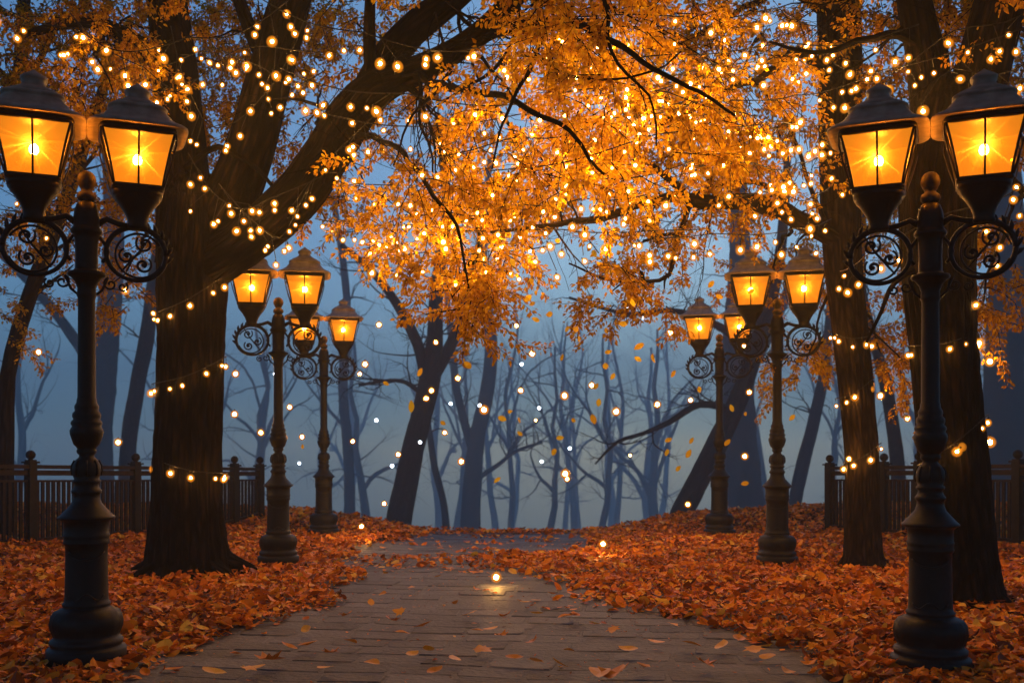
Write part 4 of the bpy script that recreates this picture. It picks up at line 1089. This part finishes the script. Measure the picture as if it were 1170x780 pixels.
# ------------------------------------------------------------------ fences
def fence(p0, p1, pxposts, z0, z1, label):
    root = empty('fence', (p0[0], p0[1], ground_z(*p0)))
    tag(root, label, 'fence')
    ox, oy, oz = root.location
    a, b = Vector(p0), Vector(p1)
    ang = math.atan2(b.y - a.y, b.x - a.x)
    L = (b - a).length
    dirv = (b - a) / L
    def t_of(px):
        k = (px - 585) / F
        # (a.x + s dx) = k (a.y + s dy)
        return (k * a.y - a.x) / (dirv.x - k * dirv.y)
    def P(s, z): 
        q = a + dirv * s
        return (q.x - ox, q.y - oy, z - oz)
    def top(s): return z0 + (z1 - z0) * s / L
    def gz(s):
        q = a + dirv * s
        return ground_z(q.x, q.y)
    ss = [t_of(px) for px in pxposts]
    s_lo, s_hi = min(ss), max(ss)
    for s in ss:
        pm = MB()
        g, t = gz(s), top(s) + 0.05
        pm.box(P(s, (g + t) / 2 - .05), (.12, .12, t - g + .1), 0, ang)
        pm.box(P(s, t + .012), (.17, .17, .026), 0, ang)
        pm.box(P(s, t + .036), (.11, .11, .024), 0, ang)
        post = pm.build('post', M_FENCEIRON, root)
        fm = MB(); c = P(s, t + .115)
        fm.lathe([(.035, -.07), (.024, -.05), (.034, -.035)], 14, 0, c)
        fm.ball(c, .066, 0, 16, 12)
        fm.build('finial', M_FENCEIRON, post)
    rl = [('handrail', 0.0, .10, .055), ('rail', -.085, .05, .075), ('rail', -.20, .05, .030)]
    for nm, dz, wd, ht in rl:
        rm = MB()
        k = 12
        for i in range(k):
            sa, sb = s_lo + (s_hi - s_lo) * i / k, s_lo + (s_hi - s_lo) * (i + 1) / k
            za, zb = top(sa) + dz, top(sb) + dz
            A_, B_ = Vector(P(sa, za)), Vector(P(sb, zb))
            nrm = Vector((-math.sin(ang), math.cos(ang), 0)) * wd / 2
            up = Vector((0, 0, ht / 2))
            vs = [A_ - nrm - up, A_ + nrm - up, A_ + nrm + up, A_ - nrm + up, B_ - nrm - up, B_ + nrm - up, B_ + nrm + up, B_ - nrm + up]
            rm.add(vs, [(0, 1, 5, 4), (1, 2, 6, 5), (2, 3, 7, 6), (3, 0, 4, 7)] + ([(3, 2, 1, 0)] if i == 0 else []) + ([(4, 5, 6, 7)] if i == k - 1 else []), 0, False)
        rm.build(nm, M_FENCE, root)
    pk = MB()
    s = s_lo + .1
    r = random.Random(4)
    while s < s_hi - .05:
        g, t = gz(s) + .10, top(s) - .20
        pk.box(P(s, (g + t) / 2), (.045 + r.uniform(-.006, .006), .03, t - g), 0, ang + r.uniform(-.05, .05))
        s += .088
    pk.build('pickets', M_FENCE, root)
    bm = MB()
    k = 12
    for i in range(k):
        sa, sb = s_lo + (s_hi - s_lo) * i / k, s_lo + (s_hi - s_lo) * (i + 1) / k
        A_, B_ = Vector(P(sa, gz(sa) + .085)), Vector(P(sb, gz(sb) + .085))
        nrm = Vector((-math.sin(ang), math.cos(ang), 0)) * .04; up = Vector((0, 0, .022))
        vs = [A_ - nrm - up, A_ + nrm - up, A_ + nrm + up, A_ - nrm + up, B_ - nrm - up, B_ + nrm - up, B_ + nrm + up, B_ - nrm + up]
        bm.add(vs, [(0, 1, 5, 4), (1, 2, 6, 5), (2, 3, 7, 6), (3, 0, 4, 7)], 0, False)
    bm.build('bottom_rail', M_FENCE, root)

fence((-7.9, 11.6), (-4.5, 18.5), [-75, -20, 35, 98, 155, 212, 268, 297], 1.24, 1.03, 'dark picket fence with ball finials behind the thick tree on the left')
fence((8.3, 11.2), (5.38, 17.0), [1260, 1210, 1163, 1105, 1050, 1010, 948], 1.26, 1.08, 'dark picket fence with ball finials behind the two trunks on the right')

# ------------------------------------------------------------------ light strings
def bulb_mesh():
    m = MB()
    m.lathe([(.004, .045), (.010, .042), (.0115, .020), (.013, .006)], 8, 2)                 # socket
    m.lathe([(.001, -.072), (.016, -.068), (.028, -.055), (.034, -.036), (.031, -.017), (.020, -.001), (.012, .008)], 14, 1)  # glass
    m.ball((0, 0, -.038), .060, 3, 16, 10, 1.05)  # added glowing shell that draws the bulb's halo
    m.ball((0, 0, -.036), .0165, 0, 8, 6, 1.1)
    o = m.build('bulb', [M_CORE, M_GLOBE, M_CORD, M_HALO])
    return o
BULB0 = bulb_mesh()
BULB_MESH = BULB0.data
bpy.data.objects.remove(BULB0)

def light_string(pts, nb, label, seed, drop=(.0, .06), jit=.03, cord_r=.0055, extra=None, size=1.0, sag=.0):
    rng = random.Random(seed)
    P = [at(*p) for p in pts]
    o, _ = catmull(P, [1] * len(P), .12)
    root = empty('light_string', o[0])
    tag(root, label, 'string lights', 'warm bulb strings hung through the trees')
    org = o[0].copy()
    cum = [0]
    for a, b in zip(o, o[1:]): cum.append(cum[-1] + (b - a).length)
    if sag:
        o = [p - Vector((0, 0, sag * abs(math.sin(PI * c / cum[-1] * 3)))) for p, c in zip(o, cum)]
    cm = MB(); cm.tube([p - org for p in o], cord_r, 6)
    sp = [(i + .5 + rng.uniform(-.38, .38)) / nb * cum[-1] for i in range(nb)]
    for s in sp:
        i = max(k for k in range(len(cum)) if cum[k] <= s)
        i = min(i, len(o) - 2)
        t = (s - cum[i]) / max(1e-6, cum[i + 1] - cum[i])
        p = o[i].lerp(o[i + 1], t) - org
        dz = rng.uniform(*drop)
        q = p + Vector((rng.gauss(0, jit), rng.gauss(0, jit), -dz - .045))
        cm.tube([p, q + Vector((0, 0, .04))], .0038, 5, cap=False)
        b = bpy.data.objects.new('bulb', BULB_MESH); COL.objects.link(b)
        b.parent = root; b.location = q
        b.rotation_euler = (rng.gauss(0, .35), rng.gauss(0, .35), rng.uniform(0, 6))
        sc = size * rng.choice((rng.uniform(.45, .7), rng.uniform(.6, .92)))
        b.scale = (sc,) * 3
    cm.build('cord', M_CORD, root)
    return root

def wrap(tree_px, D, rad_px, nb, label, seed, bulge=1.0):
    """a string that winds once round a trunk; tree_px: (xl, yl, xr, yr) its visible front run"""
    xl, yl, xr, yr = tree_px
    root = None
    pts = []
    for i in range(11):
        t = i / 10
        a = PI * (1.12 - 1.24 * t)
        cx = (xl + xr) / 2; hw = (xr - xl) / 2 * 1.04
        dep = D - math.sin(a) * (hw * D / F) * bulge - .02
        x = cx + hw * math.cos(a); f = (x - xl) / (xr - xl)
        pts.append((x, yl + (yr - yl) * f + 5 * math.sin(PI * min(1, max(0, f))), dep))
    return light_string(pts, nb, label, seed, (.0, .05), .02)

STR = [
    ([(-20, -5, 9.6), (60, 20, 9.5), (120, 45, 9.4), (180, 45, 9.4), (250, 35, 9.6), (330, 0, 9.9)], 15, 'string of warm bulbs looping above the front left lanterns', .10),
    ([(300, 0, 9.2), (360, 22, 9.0), (430, 40, 8.9), (500, 52, 8.8), (540, 54, 8.7), (620, 40, 8.6), (700, 32, 8.5)], 16, 'topmost bulb string crossing the two big left boughs', .05),
    ([(320, 78, 9.6), (390, 95, 9.2), (450, 105, 9.0), (520, 112, 8.9), (600, 112, 8.8), (680, 98, 8.7), (760, 82, 8.8), (830, 68, 9.0)], 22, 'bulb string running from the left bough under the fork into the orange crown', .06),
    ([(370, 130, 9.5), (440, 138, 9.3), (540, 136, 9.2), (640, 122, 9.0), (760, 95, 9.0), (850, 70, 9.4), (935, 48, 10.6)], 24, 'bulb string rising right through the middle of the orange crown to the slender trunk', .05),
    ([(580, 60, 8.7), (660, 64, 8.6), (760, 62, 8.6), (860, 50, 8.9), (960, 46, 9.2), (1050, 28, 9.2)], 20, 'bulb string crossing the upper crown to the left prong of the right fork', .05),
    ([(560, 195, 8.6), (640, 180, 8.5), (720, 160, 8.5), (800, 143, 8.6), (880, 138, 9.0), (950, 140, 10.2)], 22, 'bulb string drooping through the crown centre below the thick bough', .05),
    ([(405, 210, 9.8), (470, 206, 9.6), (560, 214, 9.3), (650, 205, 9.0), (730, 196, 9.0), (800, 180, 9.2)], 20, 'bulb string along the lower crown above the leafy tips', .05),
    ([(360, 250, 10.4), (430, 252, 9.9), (500, 258, 9.5), (580, 258, 9.2), (660, 262, 9.0), (740, 258, 9.2), (800, 262, 9.4)], 20, 'lowest long bulb string under the crown above the foggy gap', .05),
    ([(420, 300, 10.0), (470, 288, 9.8), (540, 288, 9.4), (600, 282, 9.3), (640, 278, 9.3)], 10, 'short bulb string over the hanging leaf tips left of the foggy gap', .03),
    ([(690, 262, 9.4), (760, 268, 9.6), (830, 266, 9.9), (900, 262, 10.4), (950, 250, 11.4)], 10, 'bulb string hung beneath the long dark bough of the slender tree', .03),
    ([(640, 20, 8.6), (720, 10, 8.6), (800, 20, 8.7), (880, 8, 9.0), (935, 30, 10.0)], 16, 'bulb string at the very top of the crown above the path', .05),
    ([(760, 120, 8.9), (830, 110, 9.0), (900, 110, 9.4), (960, 95, 10.0), (1040, 70, 9.0), (1100, 52, 8.7), (1180, 28, 8.6)], 14, 'bulb string passing between the slender trunk and the right fork above the front right lanterns', .04),
    ([(780, 190, 9.0), (840, 182, 9.2), (890, 190, 9.6), (940, 175, 10.6)], 12, 'short bulb string in the foliage left of the slender trunk', .04),
    ([(1040, 110, 8.6), (1090, 78, 8.5), (1140, 85, 8.5), (1190, 60, 8.5)], 6, 'few bulbs strung across the mouth of the right fork', .02),
    ([(490, 180, 8.9), (560, 160, 8.8), (640, 150, 8.7), (720, 128, 8.7), (790, 120, 8.8)], 20, 'bulb string through the heart of the orange crown among thin twigs', .05),
    ([(660, 85, 8.6), (720, 92, 8.5), (780, 110, 8.6), (850, 128, 8.9), (900, 150, 9.6)], 15, 'bulb string falling right through the upper crown', .04),
    ([(520, 235, 9.0), (600, 232, 8.8), (680, 225, 8.8), (740, 222, 8.9)], 12, 'bulb string hugging the long bough tip near the crown underside', .04),
    ([(190, 75, 10.6), (235, 55, 10.4), (290, 70, 10.3), (330, 95, 10.2), (372, 80, 10.1)], 11, 'bulb string draped across the upright limbs of the thick tree', .03),
    ([(215, 175, 10.8), (250, 225, 10.7), (285, 235, 10.4), (330, 215, 10.1), (370, 200, 10.0)], 12, 'bulb string caught in the crotch of the thick tree', .03),
    ([(250, 210, 10.7), (290, 250, 10.5), (320, 270, 10.2), (350, 215, 10.0), (390, 165, 9.9), (450, 110, 9.6)], 15, 'bulb string climbing the right bough of the thick tree', .03),
    ([(960, 310, 11.0), (1000, 285, 9.5), (1040, 262, 8.8), (1090, 240, 8.6), (1140, 225, 8.8), (1185, 200, 9.0)], 8, 'bulb string slung behind the front right lantern brackets', .03),
    ([(80, 15, 10.2), (140, 60, 10.0), (200, 95, 10.0), (235, 75, 10.2), (300, 45, 10.0), (370, 60, 9.8)], 14, 'bulb string zigzagging through the leaves left of the thick tree', .08),
    ([(195, 30, 10.8), (212, 90, 10.6), (240, 140, 10.5), (290, 120, 10.2), (330, 60, 10.0), (352, 10, 9.9)], 12, 'bulb string hanging in a loop between the upright limbs of the thick tree', .05),
    ([(935, 60, 10.8), (985, 80, 10.2), (1040, 70, 9.0), (1090, 30, 8.8), (1150, 20, 8.7), (1190, 5, 8.7)], 10, 'bulb string high across the slender trunk and the right fork', .05),
    ([(1120, 110, 8.6), (1150, 130, 8.6), (1165, 170, 8.8), (1150, 240, 9.4), (1120, 330, 9.2)], 7, 'bulb string dropping down the outer side of the right fork', .04),
    ([(820, 230, 9.4), (870, 215, 9.6), (920, 225, 10.2), (955, 205, 11.2)], 8, 'short bulb string looped over the long dark bough near the slender trunk', .04),
    ([(420, 260, 9.9), (460, 245, 9.6), (510, 240, 9.2), (560, 245, 9.0)], 9, 'short bulb string in the lower left leaves of the crown', .04),
    ([(0, 215, 12.0), (60, 240, 11.4), (110, 290, 11.2), (150, 318, 11.1), (180, 350, 11.0)], 6, 'sparse bulbs hanging behind the front left lamp brackets', .04),
]
for i, (pts, nb, lab, sg) in enumerate(STR):
    light_string(pts, int(nb * 1.35), lab, 300 + i, (.0, .24), .085, sag=sg)
wrap((176, 358, 259, 312), 11.4, 0, 7, 'upper bulb string wound round the thick left trunk', 401)
wrap((175, 438, 257, 408), 11.4, 0, 7, 'middle bulb string wound round the thick left trunk', 402)
wrap((175, 524, 258, 540), 11.4, 0, 7, 'lowest bulb string wound round the thick left trunk', 403)
wrap((947, 378, 993, 384), 12.1, 0, 6, 'highest bulb string wound round the slender brown trunk', 404)
wrap((955, 455, 998, 432), 12.1, 0, 5, 'middle bulb string wound round the slender brown trunk', 405)
wrap((964, 528, 1006, 506), 12.1, 0, 4, 'lowest bulb string wound round the slender brown trunk', 406)
wrap((1038, 395, 1116, 380), 9.4, 0, 7, 'upper bulb string wound round the thick right trunk', 407)
wrap((1050, 530, 1128, 474), 9.4, 0, 6, 'slanting bulb string low on the thick right trunk', 408)

# ------------------------------------------------------------------ floating lights in the fog
def glow_mesh(core, globe, outer, rc, rg):
    m = MB(); m.ball((0, 0, 0), rc, 0, 10, 8); m.ball((0, 0, 0), rg * .72, 1, 16, 12); m.ball((0, 0, 0), rg * 1.25, 3, 20, 14)  # outermost ball is an added shell imitating the halo
    m.lathe([(rg * .25, rg * 1.2), (rg * .25, rg * 1.38), (rg * .10, rg * 1.46)], 8, 2)
    o = m.build('fairy_light', [core, globe, M_CORD, outer])
    return o
GL = glow_mesh(M_CORE, M_GLOBE, M_HALO, .024, .050)
WL = glow_mesh(M_WCORE, M_WGLOBE, M_WGLOBE, .024, .030)
warm = [(417, 416, 15, 1.0), (411, 427, 15, .7), (403, 504, 16, .8), (433, 371, 15, .9), (455, 519, 16, .9), (487, 455, 15, .9), (493, 446, 15, .9), (498, 391, 15, .8), (523, 432, 15, .9), (508, 494, 15, .8), (527, 527, 15, 1.0), (553, 468, 14, 1.2), (439, 575, 16, .8),
        (590, 372, 15, .8), (595, 446, 15, .9), (608, 404, 15, 1.0), (645, 452, 14, 1.1), (646, 541, 14, 1.2), (648, 547, 14.2, .8), (676, 440, 15, .9), (704, 470, 14, 1.1), (751, 462, 15, 1.0), (766, 380, 15, 1.1), (789, 457, 15, .8), (856, 448, 15, .9), (851, 521, 15, 1.0), (786, 576, 15, .9), (850, 395, 15, .7),
        (269, 427, 13.5, .9), (268, 473, 13.5, .9), (298, 494, 14, .9), (331, 465, 14, .8), (325, 500, 15, .8), (345, 499, 15, .8), (44, 402, 13, .8), (135, 505, 13, .9), (257, 545, 12.5, .8),
        (1131, 413, 11, 1.0), (1131, 505, 11, 1.1), (1037, 478, 13, .8), (1006, 452, 12.5, .9), (413, 601, 15.6, .9), (567, 659, 10.6, 1.0), (689, 621, 13.2, 1.0), (612, 480, 17, .6), (720, 520, 17, .6), (970, 524, 11.8, .7)]
white = [(596, 416, 14, .9), (480, 505, 14, .9), (430, 480, 14, 1.0), (448, 532, 14, 1.0), (515, 461, 14, .9), (548, 463, 14, .9), (616, 466, 14, .9), (651, 512, 14, .9), (619, 527, 14, .9), (606, 287, 13, .9), (717, 350, 13, .8), (735, 363, 13, .8), (314, 427, 13, .8), (342, 529, 14, .8)]
for proto, lst, lab, grp in ((GL, warm, 'small glowing amber light floating in the air along the path', 'amber lights floating in the fog'),
                             (WL, white, 'tiny white light floating in front of the blue fog', 'white lights floating in the fog')):
    for i, (px, py, d, s) in enumerate(lst):
        o = proto if i == 0 else proto.copy()
        if i: COL.objects.link(o)
        o.location = at(px, py, d)
        o.scale = (s,) * 3
        tag(o, lab, 'floating light', grp)

# ------------------------------------------------------------------ drifting and scattered leaves
def leaf_mesh(shape, seed, mat, name):
    r = np.random.default_rng(seed)
    one = np.zeros((1, 3))
    V, Fc, per = big_leaves(shape, one, np.zeros(1), np.zeros(1), np.zeros(1), np.ones(1), r.normal(.35, .3, 1), r.normal(.25, .25, 1))
    return np_mesh(name, V, Fc, mat, tint=np.full(per, float(r.uniform(.3, .95))))
falling = [(590, 305), (606, 322), (586, 300), (556, 353), (628, 359), (668, 262), (637, 275), (679, 290), (604, 340), (662, 387), (658, 376), (648, 376), (515, 364), (470, 300), (572, 322), (608, 347), (594, 495), (568, 548), (695, 402), (681, 441), (678, 479), (692, 418), (729, 410), (745, 410), (730, 396), (769, 427), (775, 535), (762, 517), (764, 502), (787, 518), (790, 503), (799, 445), (836, 466), (851, 472), (831, 505), (851, 552), (905, 477), (640, 500), (633, 515), (480, 425), (506, 483), (441, 438), (470, 464), (582, 470), (593, 480), (693, 378), (712, 370), (723, 346), (736, 358), (655, 480), (642, 408), (574, 478), (535, 388), (812, 325), (822, 339), (858, 333), (700, 430), (684, 460), (535, 417), (346, 510), (556, 322), (612, 365)]
rl = random.Random(9)
fm_ = [leaf_mesh(OVAL, 60 + k, M_FALL, 'falling_leaf') for k in range(5)]
used = set()
for i, (px, py) in enumerate(falling):
    k = i % 5
    o = fm_[k] if k not in used else fm_[k].copy()
    if k in used: COL.objects.link(o)
    used.add(k)
    d = rl.uniform(8.6, 11.5)
    o.location = at(px, py, d)
    s = rl.uniform(.07, .115)
    o.scale = (s, s, s)
    o.rotation_euler = (PI / 2 + rl.uniform(-.8, .8), rl.uniform(0, 6.28), rl.uniform(-.8, .8))
    tag(o, 'single yellow orange leaf drifting down through the air', 'leaf', 'leaves falling through the air')

scat = [(312, 757, 1.6), (245, 772, 1.4), (351, 740, 1.2), (554, 745, 1.1), (548, 744, 1.0), (685, 772, 1.8), (705, 772, 1.7), (718, 745, 1.2), (483, 718, 1.3), (535, 703, 1.1), (656, 704, 1.1), (646, 706, 1.0), (571, 728, .9), (471, 750, .9), (588, 755, 1.0), (612, 757, .9), (650, 745, 1.0), (400, 735, 1.0), (449, 711, 1.0), (490, 745, 1.0), (497, 770, 1.0), (455, 700, .9), (424, 690, .8), (437, 680, .8), (578, 705, .9), (613, 703, .9), (657, 705, 1.0), (700, 722, .9), (750, 735, 1.0), (790, 738, 1.2), (808, 762, 1.1), (825, 741, 1.3), (844, 733, 1.2), (862, 745, 1.2), (877, 752, 1.0), (520, 690, .8), (545, 675, .7), (600, 690, .8), (630, 680, .8), (470, 672, .7), (560, 720, 1.0), (425, 760, 1.1), (380, 748, 1.0), (350, 722, 1.0), (330, 742, 1.0), (290, 765, 1.2), (520, 755, 1.1), (545, 722, .8), (608, 735, .8), (680, 715, .9), (735, 765, 1.1), (770, 715, .9), (640, 760, 1.0), (460, 725, .9), (395, 705, .9), (500, 660, .6), (585, 668, .6), (440, 655, .6), (372, 765, 1.1), (900, 770, 1.2)]
sm_ = [leaf_mesh(OVAL if k % 3 else MAPLE, 80 + k, M_LOOSE, 'fallen_leaf') for k in range(6)]
used = set()
for i, (px, py, s0) in enumerate(scat):
    k = i % 6
    o = sm_[k] if k not in used else sm_[k].copy()
    if k in used: COL.objects.link(o)
    used.add(k)
    d = EYE * F / (py - 510.0)
    x = (px - 585) / F * d
    s = .135 * s0
    o.location = (x, d, .014 + .02 * s0 * .3)
    o.scale = (s, s, s)
    o.rotation_euler = (rl.gauss(0, .22), rl.gauss(0, .22), rl.uniform(0, 6.28))
    tag(o, 'loose orange leaf lying flat on the bare grey paving', 'leaf', 'loose leaves lying on the path')

# ------------------------------------------------------------------ haze
hz = MB(); hz.box((0, 380, -20.0), (900, 1160, 200))
hm, nt, out = new_mat('autumn_mist')
pv = nd(nt, 'ShaderNodeVolumePrincipled')
pv.inputs['Color'].default_value = (0.80, 0.88, 0.97, 1)
pv.inputs['Density'].default_value = 0.0029
pv.inputs['Anisotropy'].default_value = 0.35
nt.links.new(pv.outputs[0], out.inputs['Volume'])
tag(hz.build('haze', hm), kind='stuff')

# ------------------------------------------------------------------ light and world
w = bpy.data.worlds.new('World'); SC.world = w; w.use_nodes = True
nt = w.node_tree
for n in list(nt.nodes): nt.nodes.remove(n)
sky = nd(nt, 'ShaderNodeTexSky', sky_type='NISHITA')
EL, ROT = math.radians(15.0), math.radians(8)
sky.sun_disc = False; sky.sun_elevation = EL; sky.sun_rotation = ROT
sky.air_density = 1.0; sky.dust_density = 0.3; sky.ozone_density = 4.0
tn = nd(nt, 'ShaderNodeMix', data_type='RGBA', blend_type='MULTIPLY'); tn.inputs['Factor'].default_value = 1
tn.inputs['B'].default_value = (0.66, 0.93, 1.06, 1)
nt.links.new(sky.outputs[0], tn.inputs['A'])
bg = nd(nt, 'ShaderNodeBackground'); bg.inputs['Strength'].default_value = 0.082
nt.links.new(tn.outputs['Result'], bg.inputs['Color'])
wo = nd(nt, 'ShaderNodeOutputWorld'); nt.links.new(bg.outputs[0], wo.inputs[0])

sd = bpy.data.lights.new('sun', 'SUN'); sd.energy = 0.02; sd.angle = math.radians(12); sd.color = (1.0, 0.86, 0.72)
so = bpy.data.objects.new('sun', sd); COL.objects.link(so)
# sky rotation is measured clockwise from +Y
sdir = Vector((math.sin(ROT) * math.cos(EL), math.cos(ROT) * math.cos(EL), math.sin(EL)))
so.rotation_euler = (-sdir).to_track_quat('-Z', 'Y').to_euler()
so.location = (0, -10, 20)

# ------------------------------------------------------------------ camera and render settings
cd = bpy.data.cameras.new('camera'); cd.lens = 35; cd.sensor_width = 36; cd.sensor_fit = 'HORIZONTAL'
cd.shift_y = (510 - 390) / 1170.0
cd.clip_end = 2000; cd.clip_start = 0.05
co = bpy.data.objects.new('camera', cd); COL.objects.link(co)
co.location = (0, 0, EYE); co.rotation_euler = (PI / 2, 0, 0)
cd.dof.use_dof = True; cd.dof.focus_distance = 8.3; cd.dof.aperture_fstop = 2.2
SC.camera = co
vs = SC.view_settings
vs.view_transform = 'Standard'; vs.look = 'None'; vs.gamma = 1; vs.use_curve_mapping = False
vs.exposure = 0.55
cy = SC.cycles
cy.max_bounces = 6; cy.diffuse_bounces = 3; cy.glossy_bounces = 2; cy.transmission_bounces = 4; cy.transparent_max_bounces = 24; cy.volume_bounces = 1
cy.sample_clamp_indirect = 3.0; cy.sample_clamp_direct = 0.0
cy.caustics_reflective = False; cy.caustics_refractive = False
cy.use_light_tree = True
cy.use_denoising = True
try: cy.denoiser = 'OPENIMAGEDENOISE'
except Exception: pass
